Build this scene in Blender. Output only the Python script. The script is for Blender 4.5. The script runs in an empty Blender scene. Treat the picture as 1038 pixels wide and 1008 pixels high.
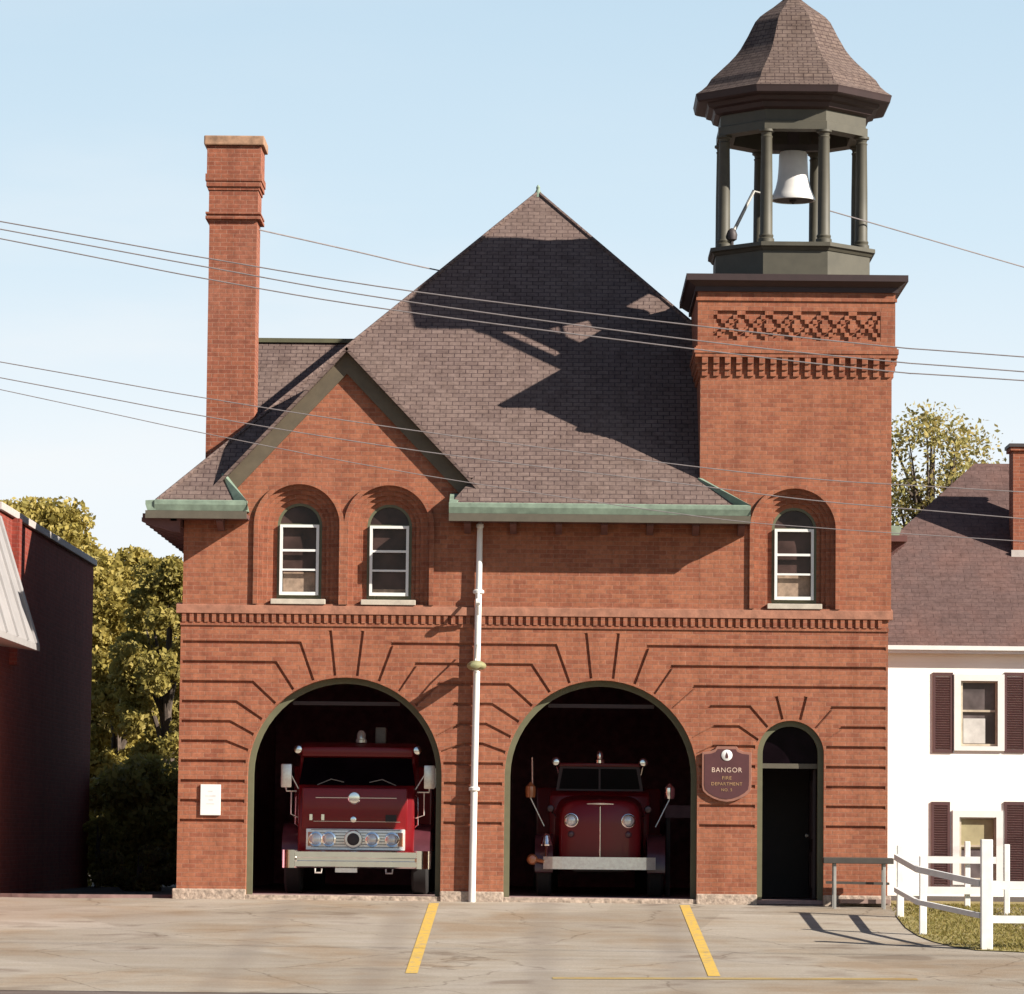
import bpy, bmesh, math, random
import numpy as np
from mathutils import Vector, Matrix
from mathutils.geometry import tessellate_polygon

scn = bpy.context.scene
COL = scn.collection
R = math.radians

# ------------------------------------------------------------------ camera
F_PX = 4092.0
cam_d = bpy.data.cameras.new('camera')
cam = bpy.data.objects.new('camera', cam_d)
COL.objects.link(cam)
CAM = Vector((0, -62.0, 0.91))
ROT = (Matrix.Rotation(math.atan(42.6 / F_PX), 3, 'Z') @ Matrix.Rotation(R(90) + math.atan(346 / F_PX), 3, 'X')
       @ Matrix.Rotation(R(0.6), 3, 'Z'))
cam.matrix_world = Matrix.Translation(CAM) @ ROT.to_4x4()
cam_d.sensor_width = 36
cam_d.sensor_fit = 'HORIZONTAL'
cam_d.lens = 36 * F_PX / 1038
cam_d.clip_end = 3000
scn.camera = cam


def at(px, py, y=0.0):
    """survey helper: the real point at depth y seen at a photo position"""
    d = ROT @ Vector(((px - 519) / F_PX, -(py - 504) / F_PX, -1))
    return CAM + d * ((y - CAM.y) / d.y)


def ax(px, py, y=0.0): return at(px, py, y).x
def az(px, py, y=0.0): return at(px, py, y).z


RAMP = 0.056


def gz(y):
    """height of the ground at depth y (apron ramps down to the street)"""
    if y >= -0.02: return -0.06
    return -0.06 - RAMP * min(-0.02 - y, 15.0)


def ground_at(px, py):
    y = -3.0
    for _ in range(60):
        p = at(px, py, y)
        e = p.z - gz(y)
        y += e * 6 if y > -30 else 0
    return at(px, py, y)


# ------------------------------------------------------------------ mesh builder
class MB:
    def __init__(self):
        self.v = []; self.f = []

    def add(self, vs, fs):
        o = len(self.v)
        self.v += [tuple(p) for p in vs]
        self.f += [tuple(i + o for i in f) for f in fs]
        return self

    def box(self, x0, x1, y0, y1, z0, z1):
        vs = [(x0, y0, z0), (x1, y0, z0), (x1, y1, z0), (x0, y1, z0), (x0, y0, z1), (x1, y0, z1), (x1, y1, z1), (x0, y1, z1)]
        return self.add(vs, [(0, 3, 2, 1), (4, 5, 6, 7), (0, 1, 5, 4), (1, 2, 6, 5), (2, 3, 7, 6), (3, 0, 4, 7)])

    def bar(self, a, b, w, h, up=(0, 0, 1)):
        a = Vector(a); b = Vector(b); d = (b - a).normalized(); up = Vector(up)
        s = d.cross(up)
        if s.length < 1e-4: s = d.cross(Vector((0, 1, 0)))
        s.normalize(); u = s.cross(d)
        vs = []
        for p in (a, b):
            for i, j in ((-1, -1), (1, -1), (1, 1), (-1, 1)):
                vs.append(p + s * (i * w / 2) + u * (j * h / 2))
        return self.add(vs, [(0, 1, 2, 3), (7, 6, 5, 4), (0, 4, 5, 1), (1, 5, 6, 2), (2, 6, 7, 3), (3, 7, 4, 0)])

    def tube(self, pts, r, n=8):
        pts = [Vector(p) for p in pts]
        rs = r if isinstance(r, (list, tuple)) else [r] * len(pts)
        vs = []; fs = []
        ref = Vector((0.13, 0.31, 0.94))
        for i, p in enumerate(pts):
            d = (pts[min(i + 1, len(pts) - 1)] - pts[max(i - 1, 0)]).normalized()
            s = d.cross(ref)
            if s.length < 1e-3: s = d.cross(Vector((1, 0, 0)))
            s.normalize(); u = d.cross(s)
            for k in range(n):
                a = 2 * math.pi * k / n
                vs.append(p + (s * math.cos(a) + u * math.sin(a)) * rs[i])
        for i in range(len(pts) - 1):
            for k in range(n):
                fs.append((i * n + k, i * n + (k + 1) % n, (i + 1) * n + (k + 1) % n, (i + 1) * n + k))
        fs.append(tuple(range(n)))
        fs.append(tuple(range((len(pts) - 1) * n, len(pts) * n))[::-1])
        return self.add(vs, fs)

    def lathe(self, prof, c, n=24, axis='z', a0=0.0, sx=1, sy=1):
        """prof: (radius, height) pairs"""
        vs = []; fs = []
        for r, h in prof:
            for k in range(n):
                a = a0 + 2 * math.pi * k / n
                p = (r * math.cos(a) * sx, r * math.sin(a) * sy, h)
                if axis == 'y': p = (p[0], p[2], p[1])
                if axis == 'x': p = (p[2], p[0], p[1])
                vs.append((c[0] + p[0], c[1] + p[1], c[2] + p[2]))
        for i in range(len(prof) - 1):
            for k in range(n):
                fs.append((i * n + k, i * n + (k + 1) % n, (i + 1) * n + (k + 1) % n, (i + 1) * n + k))
        fs.append(tuple(range(n))[::-1])
        fs.append(tuple(range((len(prof) - 1) * n, len(prof) * n)))
        return self.add(vs, fs)

    def plate(self, outer, holes=(), y0=0.0, y1=0.1, axis='y', T=None):
        """outline in (u,v) with holes, extruded along y from y0 to y1 (axis 'x': u is y; 'z': v is y)"""
        loops = [list(outer)] + [list(h) for h in holes]
        flat = [p for l in loops for p in l]
        tris = tessellate_polygon([[Vector((p[0], p[1], 0)) for p in l] for l in loops])
        n = len(flat)

        def m(p, d):
            if axis == 'y': return (p[0], d, p[1])
            if axis == 'x': return (d, p[0], p[1])
            return (p[0], p[1], d)
        vs = [m(p, y0) for p in flat] + [m(p, y1) for p in flat]
        if T is not None: vs = [T @ Vector(v) for v in vs]
        fs = [tuple(t) for t in tris] + [tuple(i + n for i in t)[::-1] for t in tris]
        o = 0
        for l in loops:
            k = len(l)
            for i in range(k):
                a = o + i; b = o + (i + 1) % k
                fs.append((a, b, b + n, a + n))
            o += k
        return self.add(vs, fs)

    def slab(self, poly, t):
        """flat 3D polygon thickened by t against its upward normal"""
        P = [Vector(p) for p in poly]
        nrm = Vector((0, 0, 0))
        for i in range(len(P)):
            nrm += (P[i] - P[0]).cross(P[(i + 1) % len(P)] - P[0])
        nrm.normalize()
        if nrm.z < 0: nrm = -nrm
        tris = tessellate_polygon([P])
        n = len(P)
        vs = P + [p - nrm * t for p in P]
        fs = [tuple(x) for x in tris] + [tuple(i + n for i in x)[::-1] for x in tris]
        for i in range(n):
            j = (i + 1) % n
            fs.append((i, j, j + n, i + n))
        return self.add(vs, fs)

    def build(self, name, mat, parent=None, smooth=False, bevel=0.0, recalc=True):
        me = bpy.data.meshes.new(name)
        me.from_pydata(self.v, [], self.f)
        bm = bmesh.new(); bm.from_mesh(me)
        if recalc: bmesh.ops.recalc_face_normals(bm, faces=bm.faces)
        if bevel:
            es = [e for e in bm.edges if len(e.link_faces) == 2 and e.calc_face_angle(0) > 0.5]
            bmesh.ops.bevel(bm, geom=es, offset=bevel, segments=2, affect='EDGES', profile=0.6, clamp_overlap=True)
        uv = bm.loops.layers.uv.new('UVMap')
        Z = Vector((0, 0, 1))
        for f in bm.faces:
            n = f.normal
            t = Z.cross(n)
            t = t.normalized() if t.length > 1e-3 else Vector((1, 0, 0))
            b = n.cross(t)
            for l in f.loops:
                l[uv].uv = (l.vert.co.dot(t), l.vert.co.dot(b))
        bm.to_mesh(me); bm.free()
        if smooth:
            me.polygons.foreach_set('use_smooth', [True] * len(me.polygons))
            if smooth != 'all':
                me.set_sharp_from_angle(angle=R(35))
        me.materials.append(mat)
        o = bpy.data.objects.new(name, me)
        COL.objects.link(o)
        if parent is not None:
            o.parent = parent
            o.matrix_parent_inverse = Matrix.Translation(-total_loc(parent))
        return o


def total_loc(o):
    l = Vector((0, 0, 0))
    while o is not None:
        l = l + o.location
        l = l + o.matrix_parent_inverse.translation
        o = o.parent
    return l


def tag(o, label, cat, group=None):
    o['label'] = label; o['category'] = cat
    if group: o['group'] = group
    return o


def thing(name, label, cat, loc=(0, 0, 0), group=None):
    o = bpy.data.objects.new(name, None)
    o.location = loc
    o.empty_display_size = 0.2
    COL.objects.link(o)
    return tag(o, label, cat, group)


def struct(o, kind='structure'):
    o['kind'] = kind
    return o


# ------------------------------------------------------------------ materials
def newmat(name):
    m = bpy.data.materials.new(name); m.use_nodes = True
    nt = m.node_tree
    b = nt.nodes['Principled BSDF']
    return m, nt, b


def N(nt, t, **kw):
    n = nt.nodes.new(t)
    for k, v in kw.items():
        if k in n.inputs.keys(): n.inputs[k].default_value = v
        else: setattr(n, k, v)
    return n


def ramp(nt, stops, src):
    r = nt.nodes.new('ShaderNodeValToRGB')
    e = r.color_ramp.elements
    while len(e) < len(stops): e.new(0.5)
    for i, (p, c) in enumerate(stops):
        e[i].position = p; e[i].color = (*c, 1)
    nt.links.new(src, r.inputs[0])
    return r


def mix(nt, fac, a, b, mode='MIX'):
    n = nt.nodes.new('ShaderNodeMix'); n.data_type = 'RGBA'; n.blend_type = mode
    for s, i in ((fac, 0), (a, 6), (b, 7)):
        if hasattr(s, 'links') or isinstance(s, bpy.types.NodeSocket): nt.links.new(s, n.inputs[i])
        elif isinstance(s, (int, float)): n.inputs[i].default_value = s
        else: n.inputs[i].default_value = (*s, 1)
    return n.outputs[2]


ALB = 0.83        # all diffuse albedos are given for exposure 0.95 and scaled to the final one


def al(c): return tuple(x * ALB for x in c)


def plain(name, col, rough=0.6, metal=0.0, var=0.18, scale=6.0, bump=0.0, coat=0.0, spec=0.5):
    if metal < 0.3: col = al(col)
    m, nt, b = newmat(name)
    tc = N(nt, 'ShaderNodeTexCoord')
    no = N(nt, 'ShaderNodeTexNoise', Scale=scale, Detail=6.0, Roughness=0.6)
    nt.links.new(tc.outputs['Object'], no.inputs['Vector'])
    lo = tuple(c * (1 - var) for c in col); hi = tuple(min(1, c * (1 + var)) for c in col)
    r = ramp(nt, [(0.3, lo), (0.7, hi)], no.outputs['Fac'])
    nt.links.new(r.outputs[0], b.inputs['Base Color'])
    b.inputs['Roughness'].default_value = rough
    b.inputs['Metallic'].default_value = metal
    b.inputs['Coat Weight'].default_value = coat
    b.inputs['Specular IOR Level'].default_value = spec
    if bump:
        bp = N(nt, 'ShaderNodeBump', Strength=bump, Distance=0.02)
        nt.links.new(no.outputs['Fac'], bp.inputs['Height'])
        nt.links.new(bp.outputs[0], b.inputs['Normal'])
    return m


def brickmat(name, c1, c2, mortar, bw=0.205, rh=0.0677, ms=0.006, stain=0.22, soot=(0.30, 0.13, 0.09)):
    c1, c2, mortar, soot = al(c1), al(c2), al(mortar), al(soot)
    m, nt, b = newmat(name)
    uv = N(nt, 'ShaderNodeUVMap')
    br = N(nt, 'ShaderNodeTexBrick', offset=0.5)
    br.inputs['Scale'].default_value = 1.0
    br.inputs['Brick Width'].default_value = bw
    br.inputs['Row Height'].default_value = rh
    br.inputs['Mortar Size'].default_value = ms
    br.inputs['Mortar Smooth'].default_value = 0.3
    br.inputs['Bias'].default_value = -0.2
    for k, c in (('Color1', c1), ('Color2', c2), ('Mortar', mortar)): br.inputs[k].default_value = (*c, 1)
    nt.links.new(uv.outputs[0], br.inputs['Vector'])
    n1 = N(nt, 'ShaderNodeTexNoise', Scale=0.9, Detail=5.0, Roughness=0.65)
    n2 = N(nt, 'ShaderNodeTexNoise', Scale=14.0, Detail=5.0, Roughness=0.7)
    mp = N(nt, 'ShaderNodeMapping'); mp.inputs['Scale'].default_value = (1, 1, 0.45)
    tc = N(nt, 'ShaderNodeTexCoord')
    nt.links.new(tc.outputs['Object'], mp.inputs[0])
    nt.links.new(mp.outputs[0], n1.inputs['Vector'])
    nt.links.new(tc.outputs['Object'], n2.inputs['Vector'])
    r1 = ramp(nt, [(0.45, (0, 0, 0)), (0.75, (1, 1, 1))], n1.outputs['Fac'])
    mul = N(nt, 'ShaderNodeMath', operation='MULTIPLY'); mul.inputs[1].default_value = stain
    nt.links.new(r1.outputs[0], mul.inputs[0])
    c = mix(nt, mul.outputs[0], br.outputs['Color'], soot)
    mp2 = N(nt, 'ShaderNodeMapping'); mp2.inputs['Scale'].default_value = (3.2, 3.2, 0.28)
    n5 = N(nt, 'ShaderNodeTexNoise', Scale=1.3, Detail=6.0, Roughness=0.7)
    nt.links.new(tc.outputs['Object'], mp2.inputs[0]); nt.links.new(mp2.outputs[0], n5.inputs['Vector'])
    r5 = ramp(nt, [(0.36, (0.70, 0.66, 0.64)), (0.52, (1, 1, 1)), (0.68, (1.10, 1.12, 1.14))], n5.outputs['Fac'])
    c = mix(nt, 0.55, c, r5.outputs[0], 'MULTIPLY')
    r2 = ramp(nt, [(0.3, (0.72, 0.72, 0.72)), (0.7, (1.18, 1.18, 1.18))], n2.outputs['Fac'])
    c = mix(nt, 1.0, c, r2.outputs[0], 'MULTIPLY')
    nt.links.new(c, b.inputs['Base Color'])
    b.inputs['Roughness'].default_value = 0.9
    b.inputs['Specular IOR Level'].default_value = 0.2
    bp = N(nt, 'ShaderNodeBump', Strength=0.5, Distance=0.008)
    inv = N(nt, 'ShaderNodeMath', operation='SUBTRACT'); inv.inputs[0].default_value = 1.0
    nt.links.new(br.outputs['Fac'], inv.inputs[1])
    nt.links.new(inv.outputs[0], bp.inputs['Height'])
    nt.links.new(bp.outputs[0], b.inputs['Normal'])
    return m


M = {}
M['brick'] = brickmat('brick', (0.365, 0.135, 0.074), (0.255, 0.083, 0.049), (0.330, 0.165, 0.110))
M['chimney_brick'] = brickmat('chimney_brick', (0.335, 0.112, 0.062), (0.235, 0.07, 0.042), (0.38, 0.20, 0.14), stain=0.5)
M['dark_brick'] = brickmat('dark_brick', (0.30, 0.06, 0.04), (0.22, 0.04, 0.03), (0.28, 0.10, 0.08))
M['shingle'] = brickmat('shingle', (0.185, 0.130, 0.113), (0.135, 0.092, 0.082), (0.068, 0.043, 0.042), bw=0.19, rh=0.102, ms=0.009,
                        stain=0.45, soot=(0.205, 0.148, 0.125))
M['belfry_shingle'] = brickmat('belfry_shingle', (0.165, 0.118, 0.098), (0.125, 0.088, 0.076), (0.055, 0.034, 0.032), bw=0.15, rh=0.075, ms=0.008, stain=0.35, soot=(0.17, 0.125, 0.11))
M['house_shingle'] = brickmat('house_shingle', (0.142, 0.089, 0.080), (0.118, 0.073, 0.067), (0.095, 0.057, 0.052), bw=0.3, rh=0.13, ms=0.008, stain=0.2)
M['sandstone'] = plain('sandstone', (0.35, 0.155, 0.098), 0.9, var=0.28, scale=6, bump=0.4)
M['granite'] = plain('granite', (0.40, 0.31, 0.245), 0.9, var=0.5, scale=14, bump=0.8)
M['copper'] = plain('copper', (0.20, 0.265, 0.20), 0.75, var=0.32, scale=5)
M['sill_stone'] = plain('sill_stone', (0.50, 0.44, 0.36), 0.8, var=0.15, scale=9)
M['green_trim'] = plain('green_trim', (0.125, 0.125, 0.07), 0.6, var=0.12, scale=5)
M['fascia'] = plain('fascia', (0.10, 0.085, 0.06), 0.7, var=0.15)
M['belfry_wood'] = plain('belfry_wood', (0.074, 0.066, 0.046), 0.6, var=0.15, scale=4)
M['rake'] = plain('rake', (0.105, 0.08, 0.05), 0.7, var=0.15)
M['cornice'] = plain('cornice', (0.034, 0.016, 0.016), 0.6, var=0.15)
M['soffit'] = plain('soffit', (0.12, 0.05, 0.045), 0.8, var=0.15)
M['white'] = plain('white', (0.80, 0.79, 0.76), 0.5, var=0.05, scale=8)
M['white_fence'] = plain('white_fence', (0.80, 0.78, 0.75), 0.6, var=0.10, scale=5)
M['siding'] = None
M['notice'] = plain('notice', (0.82, 0.81, 0.78), 0.5, var=0.03)
M['faint_ink'] = plain('faint_ink', (0.5, 0.5, 0.5), 0.6)
M['interior'] = plain('interior', (0.60, 0.26, 0.33), 0.9, var=0.2)
M['floor'] = plain('floor', (0.30, 0.20, 0.19), 0.8, var=0.2)
M['door'] = plain('door', (0.022, 0.006, 0.009), 0.5, var=0.2)
M['red'] = plain('red', (0.225, 0.009, 0.013), 0.3, var=0.06, scale=2, coat=0.25, spec=0.3)
M['old_red'] = plain('old_red', (0.22, 0.008, 0.013), 0.32, var=0.06, scale=2, coat=0.2, spec=0.3)
M['chrome'] = plain('chrome', (0.97, 0.93, 0.89), 0.14, 1.0, var=0.06)
M['steel'] = plain('steel', (0.95, 0.88, 0.80), 0.3, 0.6, var=0.12, scale=20)
M['lens'] = plain('lens', (0.75, 0.75, 0.73), 0.15, 0.3, var=0.05, coat=1.0)
M['amber'] = plain('amber', (0.55, 0.19, 0.07), 0.3, var=0.1, coat=1.0)
M['rubber'] = plain('rubber', (0.02, 0.018, 0.018), 0.85)
M['black'] = plain('black', (0.025, 0.02, 0.02), 0.6)
M['fender'] = plain('fender', (0.10, 0.025, 0.035), 0.4, coat=0.5)
M['bell'] = plain('bell', (0.70, 0.68, 0.66), 0.45, var=0.1, scale=3)
M['iron'] = plain('iron', (0.06, 0.05, 0.05), 0.6, 0.4)
M['grey_metal'] = plain('grey_metal', (0.30, 0.29, 0.27), 0.5, 0.3)
M['lamp_green'] = plain('lamp_green', (0.34, 0.33, 0.17), 0.5, 0.1)
M['wire'] = plain('wire', (0.22, 0.19, 0.19), 0.7)
M['railing'] = plain('railing', (0.055, 0.045, 0.037), 0.6, var=0.2)
M['sign'] = plain('sign', (0.085, 0.028, 0.03), 0.45, var=0.12)
M['sign_edge'] = plain('sign_edge', (0.27, 0.12, 0.085), 0.5)
M['gold'] = plain('gold', (0.42, 0.25, 0.12), 0.5)
M['pale_letter'] = plain('pale_letter', (0.62, 0.45, 0.36), 0.5)
M['shutter'] = plain('shutter', (0.085, 0.034, 0.034), 0.7, var=0.1)
M['awning'] = plain('awning', (0.33, 0.31, 0.305), 0.6, var=0.10, scale=2)
M['coping'] = plain('coping', (0.50, 0.45, 0.42), 0.7, var=0.12)
M['bark'] = plain('bark', (0.09, 0.065, 0.05), 0.95, var=0.4, scale=9, bump=0.7)
M['tan_blind'] = plain('tan_blind', (0.38, 0.33, 0.19), 0.9, var=0.12)
M['curtain'] = plain('curtain', (0.55, 0.53, 0.50), 0.9, var=0.15)
M['paint_worn'] = None


def glassmat(name, col, rough=0.08, spec=0.22):
    m, nt, b = newmat(name)
    tc = N(nt, 'ShaderNodeTexCoord')
    no = N(nt, 'ShaderNodeTexNoise', Scale=2.2, Detail=3.0)
    nt.links.new(tc.outputs['Object'], no.inputs['Vector'])
    r = ramp(nt, [(0.35, tuple(c * 0.4 for c in col)), (0.65, col)], no.outputs['Fac'])
    nt.links.new(r.outputs[0], b.inputs['Base Color'])
    b.inputs['Roughness'].default_value = rough
    b.inputs['Specular IOR Level'].default_value = spec
    bp = N(nt, 'ShaderNodeBump', Strength=0.08, Distance=0.02)
    nt.links.new(no.outputs['Fac'], bp.inputs['Height']); nt.links.new(bp.outputs[0], b.inputs['Normal'])
    return m


M['glass'] = glassmat('glass', (0.07, 0.04, 0.035))
M['house_glass'] = glassmat('house_glass', (0.16, 0.13, 0.13), 0.1)
M['windscreen'] = glassmat('windscreen', (0.010, 0.005, 0.008), 0.2, 0.04)


def siding_mat():
    m, nt, b = newmat('siding')
    tc = N(nt, 'ShaderNodeTexCoord')
    sep = N(nt, 'ShaderNodeSeparateXYZ'); nt.links.new(tc.outputs['Object'], sep.inputs[0])
    md = N(nt, 'ShaderNodeMath', operation='MODULO'); md.inputs[1].default_value = 0.12
    ad = N(nt, 'ShaderNodeMath', operation='ADD'); ad.inputs[1].default_value = 10.0
    nt.links.new(sep.outputs[2], ad.inputs[0]); nt.links.new(ad.outputs[0], md.inputs[0])
    dv = N(nt, 'ShaderNodeMath', operation='DIVIDE'); dv.inputs[1].default_value = 0.12
    nt.links.new(md.outputs[0], dv.inputs[0])
    inv = N(nt, 'ShaderNodeMath', operation='SUBTRACT'); inv.inputs[0].default_value = 1.0
    nt.links.new(dv.outputs[0], inv.inputs[1])
    bp = N(nt, 'ShaderNodeBump', Strength=0.6, Distance=0.02)
    nt.links.new(inv.outputs[0], bp.inputs['Height']); nt.links.new(bp.outputs[0], b.inputs['Normal'])
    no = N(nt, 'ShaderNodeTexNoise', Scale=1.2, Detail=6.0)
    nt.links.new(tc.outputs['Object'], no.inputs['Vector'])
    r = ramp(nt, [(0.3, (0.80, 0.77, 0.70)), (0.7, (0.86, 0.85, 0.80))], no.outputs['Fac'])
    nt.links.new(r.outputs[0], b.inputs['Base Color'])
    b.inputs['Roughness'].default_value = 0.6
    return m


M['siding'] = siding_mat()


def pavement_mat(name, base, dark, light, streak=(0.12, 1.6, 1.0), crack=True):
    base, dark, light = al(base), al(dark), al(light)
    m, nt, b = newmat(name)
    tc = N(nt, 'ShaderNodeTexCoord')
    mp = N(nt, 'ShaderNodeMapping'); mp.inputs['Scale'].default_value = streak
    nt.links.new(tc.outputs['Object'], mp.inputs[0])
    n1 = N(nt, 'ShaderNodeTexNoise', Scale=1.1, Detail=8.0, Roughness=0.65)
    n2 = N(nt, 'ShaderNodeTexNoise', Scale=0.45, Detail=5.0, Roughness=0.6)
    n3 = N(nt, 'ShaderNodeTexNoise', Scale=45.0, Detail=4.0, Roughness=0.8)
    n4 = N(nt, 'ShaderNodeTexNoise', Scale=0.9, Detail=3.0, Roughness=0.5)
    nt.links.new(mp.outputs[0], n1.inputs['Vector'])
    for n in (n2, n3, n4): nt.links.new(tc.outputs['Object'], n.inputs['Vector'])
    r1 = ramp(nt, [(0.28, dark), (0.5, base), (0.72, light)], n1.outputs['Fac'])
    r2 = ramp(nt, [(0.36, (0.86, 0.77, 0.67)), (0.5, (0.98, 0.99, 0.98)), (0.66, (1.06, 1.10, 1.15))], n2.outputs['Fac'])
    r3 = ramp(nt, [(0.25, (0.66, 0.66, 0.66)), (0.75, (1.24, 1.24, 1.24))], n3.outputs['Fac'])
    r4 = ramp(nt, [(0.60, (1, 1, 1)), (0.72, (0.66, 0.60, 0.56))], n4.outputs['Fac'])
    c = mix(nt, 1.0, r1.outputs[0], r2.outputs[0], 'MULTIPLY')
    c = mix(nt, 1.0, c, r3.outputs[0], 'MULTIPLY')
    c = mix(nt, 1.0, c, r4.outputs[0], 'MULTIPLY')
    if crack:
        vo = N(nt, 'ShaderNodeTexVoronoi', feature='DISTANCE_TO_EDGE'); vo.inputs['Scale'].default_value = 0.33
        wn = N(nt, 'ShaderNodeTexNoise', Scale=1.5, Detail=6.0)
        nt.links.new(tc.outputs['Object'], wn.inputs['Vector'])
        wv = mix(nt, 0.25, tc.outputs['Object'], wn.outputs['Color'], 'LINEAR_LIGHT')
        nt.links.new(wv, vo.inputs['Vector'])
        rc = ramp(nt, [(0.0, (0.55, 0.5, 0.47)), (0.008, (1, 1, 1))], vo.outputs['Distance'])
        c = mix(nt, 0.8, c, rc.outputs[0], 'MULTIPLY')
    if name == 'apron':
        sx = N(nt, 'ShaderNodeSeparateXYZ'); nt.links.new(tc.outputs['Object'], sx.inputs[0])
        vp = N(nt, 'ShaderNodeTexVoronoi'); vp.inputs['Scale'].default_value = 0.22
        nt.links.new(tc.outputs['Object'], vp.inputs['Vector'])
        sp = N(nt, 'ShaderNodeSeparateColor'); nt.links.new(vp.outputs['Color'], sp.inputs[0])
        rp = ramp(nt, [(0.2, (0.90, 0.89, 0.88)), (0.8, (1.06, 1.06, 1.06))], sp.outputs[0])
        c = mix(nt, 1.0, c, rp.outputs[0], 'MULTIPLY')
        wob = N(nt, 'ShaderNodeTexNoise', Scale=0.5, Detail=4.0); nt.links.new(tc.outputs['Object'], wob.inputs['Vector'])
        total = None
        for x0 in (-3.95, -2.15, -0.1, 1.65):          # tyre tracks out of the two bays
            d = N(nt, 'ShaderNodeMath', operation='SUBTRACT'); d.inputs[1].default_value = x0; nt.links.new(sx.outputs[0], d.inputs[0])
            d2 = N(nt, 'ShaderNodeMath', operation='ABSOLUTE'); nt.links.new(d.outputs[0], d2.inputs[0])
            mr_ = N(nt, 'ShaderNodeMapRange'); mr_.interpolation_type = 'SMOOTHSTEP'
            for k_, v_ in (('From Min', 0.05), ('From Max', 0.35), ('To Min', 1.0), ('To Max', 0.0)): mr_.inputs[k_].default_value = v_
            nt.links.new(d2.outputs[0], mr_.inputs[0])
            if total is None: total = mr_.outputs[0]
            else:
                a_ = N(nt, 'ShaderNodeMath', operation='MAXIMUM'); nt.links.new(total, a_.inputs[0]); nt.links.new(mr_.outputs[0], a_.inputs[1]); total = a_.outputs[0]
        tm = N(nt, 'ShaderNodeMath', operation='MULTIPLY'); nt.links.new(total, tm.inputs[0]); nt.links.new(wob.outputs['Fac'], tm.inputs[1])
        tm2 = N(nt, 'ShaderNodeMath', operation='MULTIPLY'); nt.links.new(tm.outputs[0], tm2.inputs[0]); tm2.inputs[1].default_value = 0.55
        c = mix(nt, tm2.outputs[0], c, (0.16, 0.13, 0.11))
        for (ox, oy, rad, amt) in ((-7.0, -3.2, 2.6, 0.5), (-2.6, -2.2, 0.9, 0.55), (-3.2, -3.6, 0.7, 0.4), (0.7, -2.6, 0.8, 0.4), (3.6, -6.0, 1.3, 0.3)):   # oil and rust stains
            mp_ = N(nt, 'ShaderNodeMapping'); mp_.inputs['Location'].default_value = (-ox / rad, -oy / (rad * 0.8), 0); mp_.inputs['Scale'].default_value = (1 / rad, 1 / (rad * 0.8), 0.0)
            wv2 = mix(nt, 0.35, tc.outputs['Object'], wob.outputs['Color'], 'LINEAR_LIGHT')
            nt.links.new(wv2, mp_.inputs[0])
            ln_ = N(nt, 'ShaderNodeVectorMath', operation='LENGTH'); nt.links.new(mp_.outputs[0], ln_.inputs[0])
            mr_ = N(nt, 'ShaderNodeMapRange'); mr_.interpolation_type = 'SMOOTHSTEP'
            for k_, v_ in (('From Min', 0.3), ('From Max', 1.0), ('To Min', amt), ('To Max', 0.0)): mr_.inputs[k_].default_value = v_
            nt.links.new(ln_.outputs['Value'], mr_.inputs[0])
            tm3 = N(nt, 'ShaderNodeMath', operation='MULTIPLY'); nt.links.new(mr_.outputs[0], tm3.inputs[0]); nt.links.new(n1.outputs['Fac'], tm3.inputs[1])
            c = mix(nt, tm3.outputs[0], c, (0.15, 0.105, 0.075))
    nt.links.new(c, b.inputs['Base Color'])
    b.inputs['Roughness'].default_value = 0.95
    b.inputs['Specular IOR Level'].default_value = 0.15
    bp = N(nt, 'ShaderNodeBump', Strength=0.35, Distance=0.01)
    nt.links.new(n3.outputs['Fac'], bp.inputs['Height']); nt.links.new(bp.outputs[0], b.inputs['Normal'])
    return m


M['apron'] = pavement_mat('apron', (0.365, 0.31, 0.252), (0.31, 0.257, 0.205), (0.415, 0.36, 0.302))
M['street'] = pavement_mat('street', (0.16, 0.125, 0.11), (0.12, 0.095, 0.08), (0.21, 0.17, 0.15))
M['earth'] = plain('earth', (0.055, 0.04, 0.03), 0.95, var=0.4, scale=2)
M['lawn'] = plain('lawn', (0.26, 0.21, 0.07), 0.95, var=0.35, scale=7)


def yellow_mat():
    m, nt, b = newmat('yellow_paint')
    tc = N(nt, 'ShaderNodeTexCoord')
    no = N(nt, 'ShaderNodeTexNoise', Scale=9.0, Detail=7.0, Roughness=0.75)
    nt.links.new(tc.outputs['Object'], no.inputs['Vector'])
    r = ramp(nt, [(0.36, (0.29, 0.235, 0.18)), (0.47, (0.50, 0.32, 0.06)), (0.7, (0.60, 0.38, 0.05))], no.outputs['Fac'])
    nt.links.new(r.outputs[0], b.inputs['Base Color'])
    b.inputs['Roughness'].default_value = 0.8
    return m


M['yellow'] = yellow_mat()


def leafmat(name, cols):
    cols = [al(c) for c in cols]
    m, nt, b = newmat(name)
    g = N(nt, 'ShaderNodeNewGeometry')
    st = [(i / max(1, len(cols) - 1), c) for i, c in enumerate(cols)]
    r = ramp(nt, st, g.outputs['Random Per Island'])
    nt.links.new(r.outputs[0], b.inputs['Base Color'])
    b.inputs['Roughness'].default_value = 0.6
    b.inputs['Specular IOR Level'].default_value = 0.25
    tr = N(nt, 'ShaderNodeBsdfTranslucent')
    nt.links.new(r.outputs[0], tr.inputs['Color'])
    mx = N(nt, 'ShaderNodeMixShader'); mx.inputs[0].default_value = 0.4
    out = nt.nodes['Material Output']
    nt.links.new(b.outputs[0], mx.inputs[1]); nt.links.new(tr.outputs[0], mx.inputs[2])
    nt.links.new(mx.outputs[0], out.inputs[0])
    return m


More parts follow.
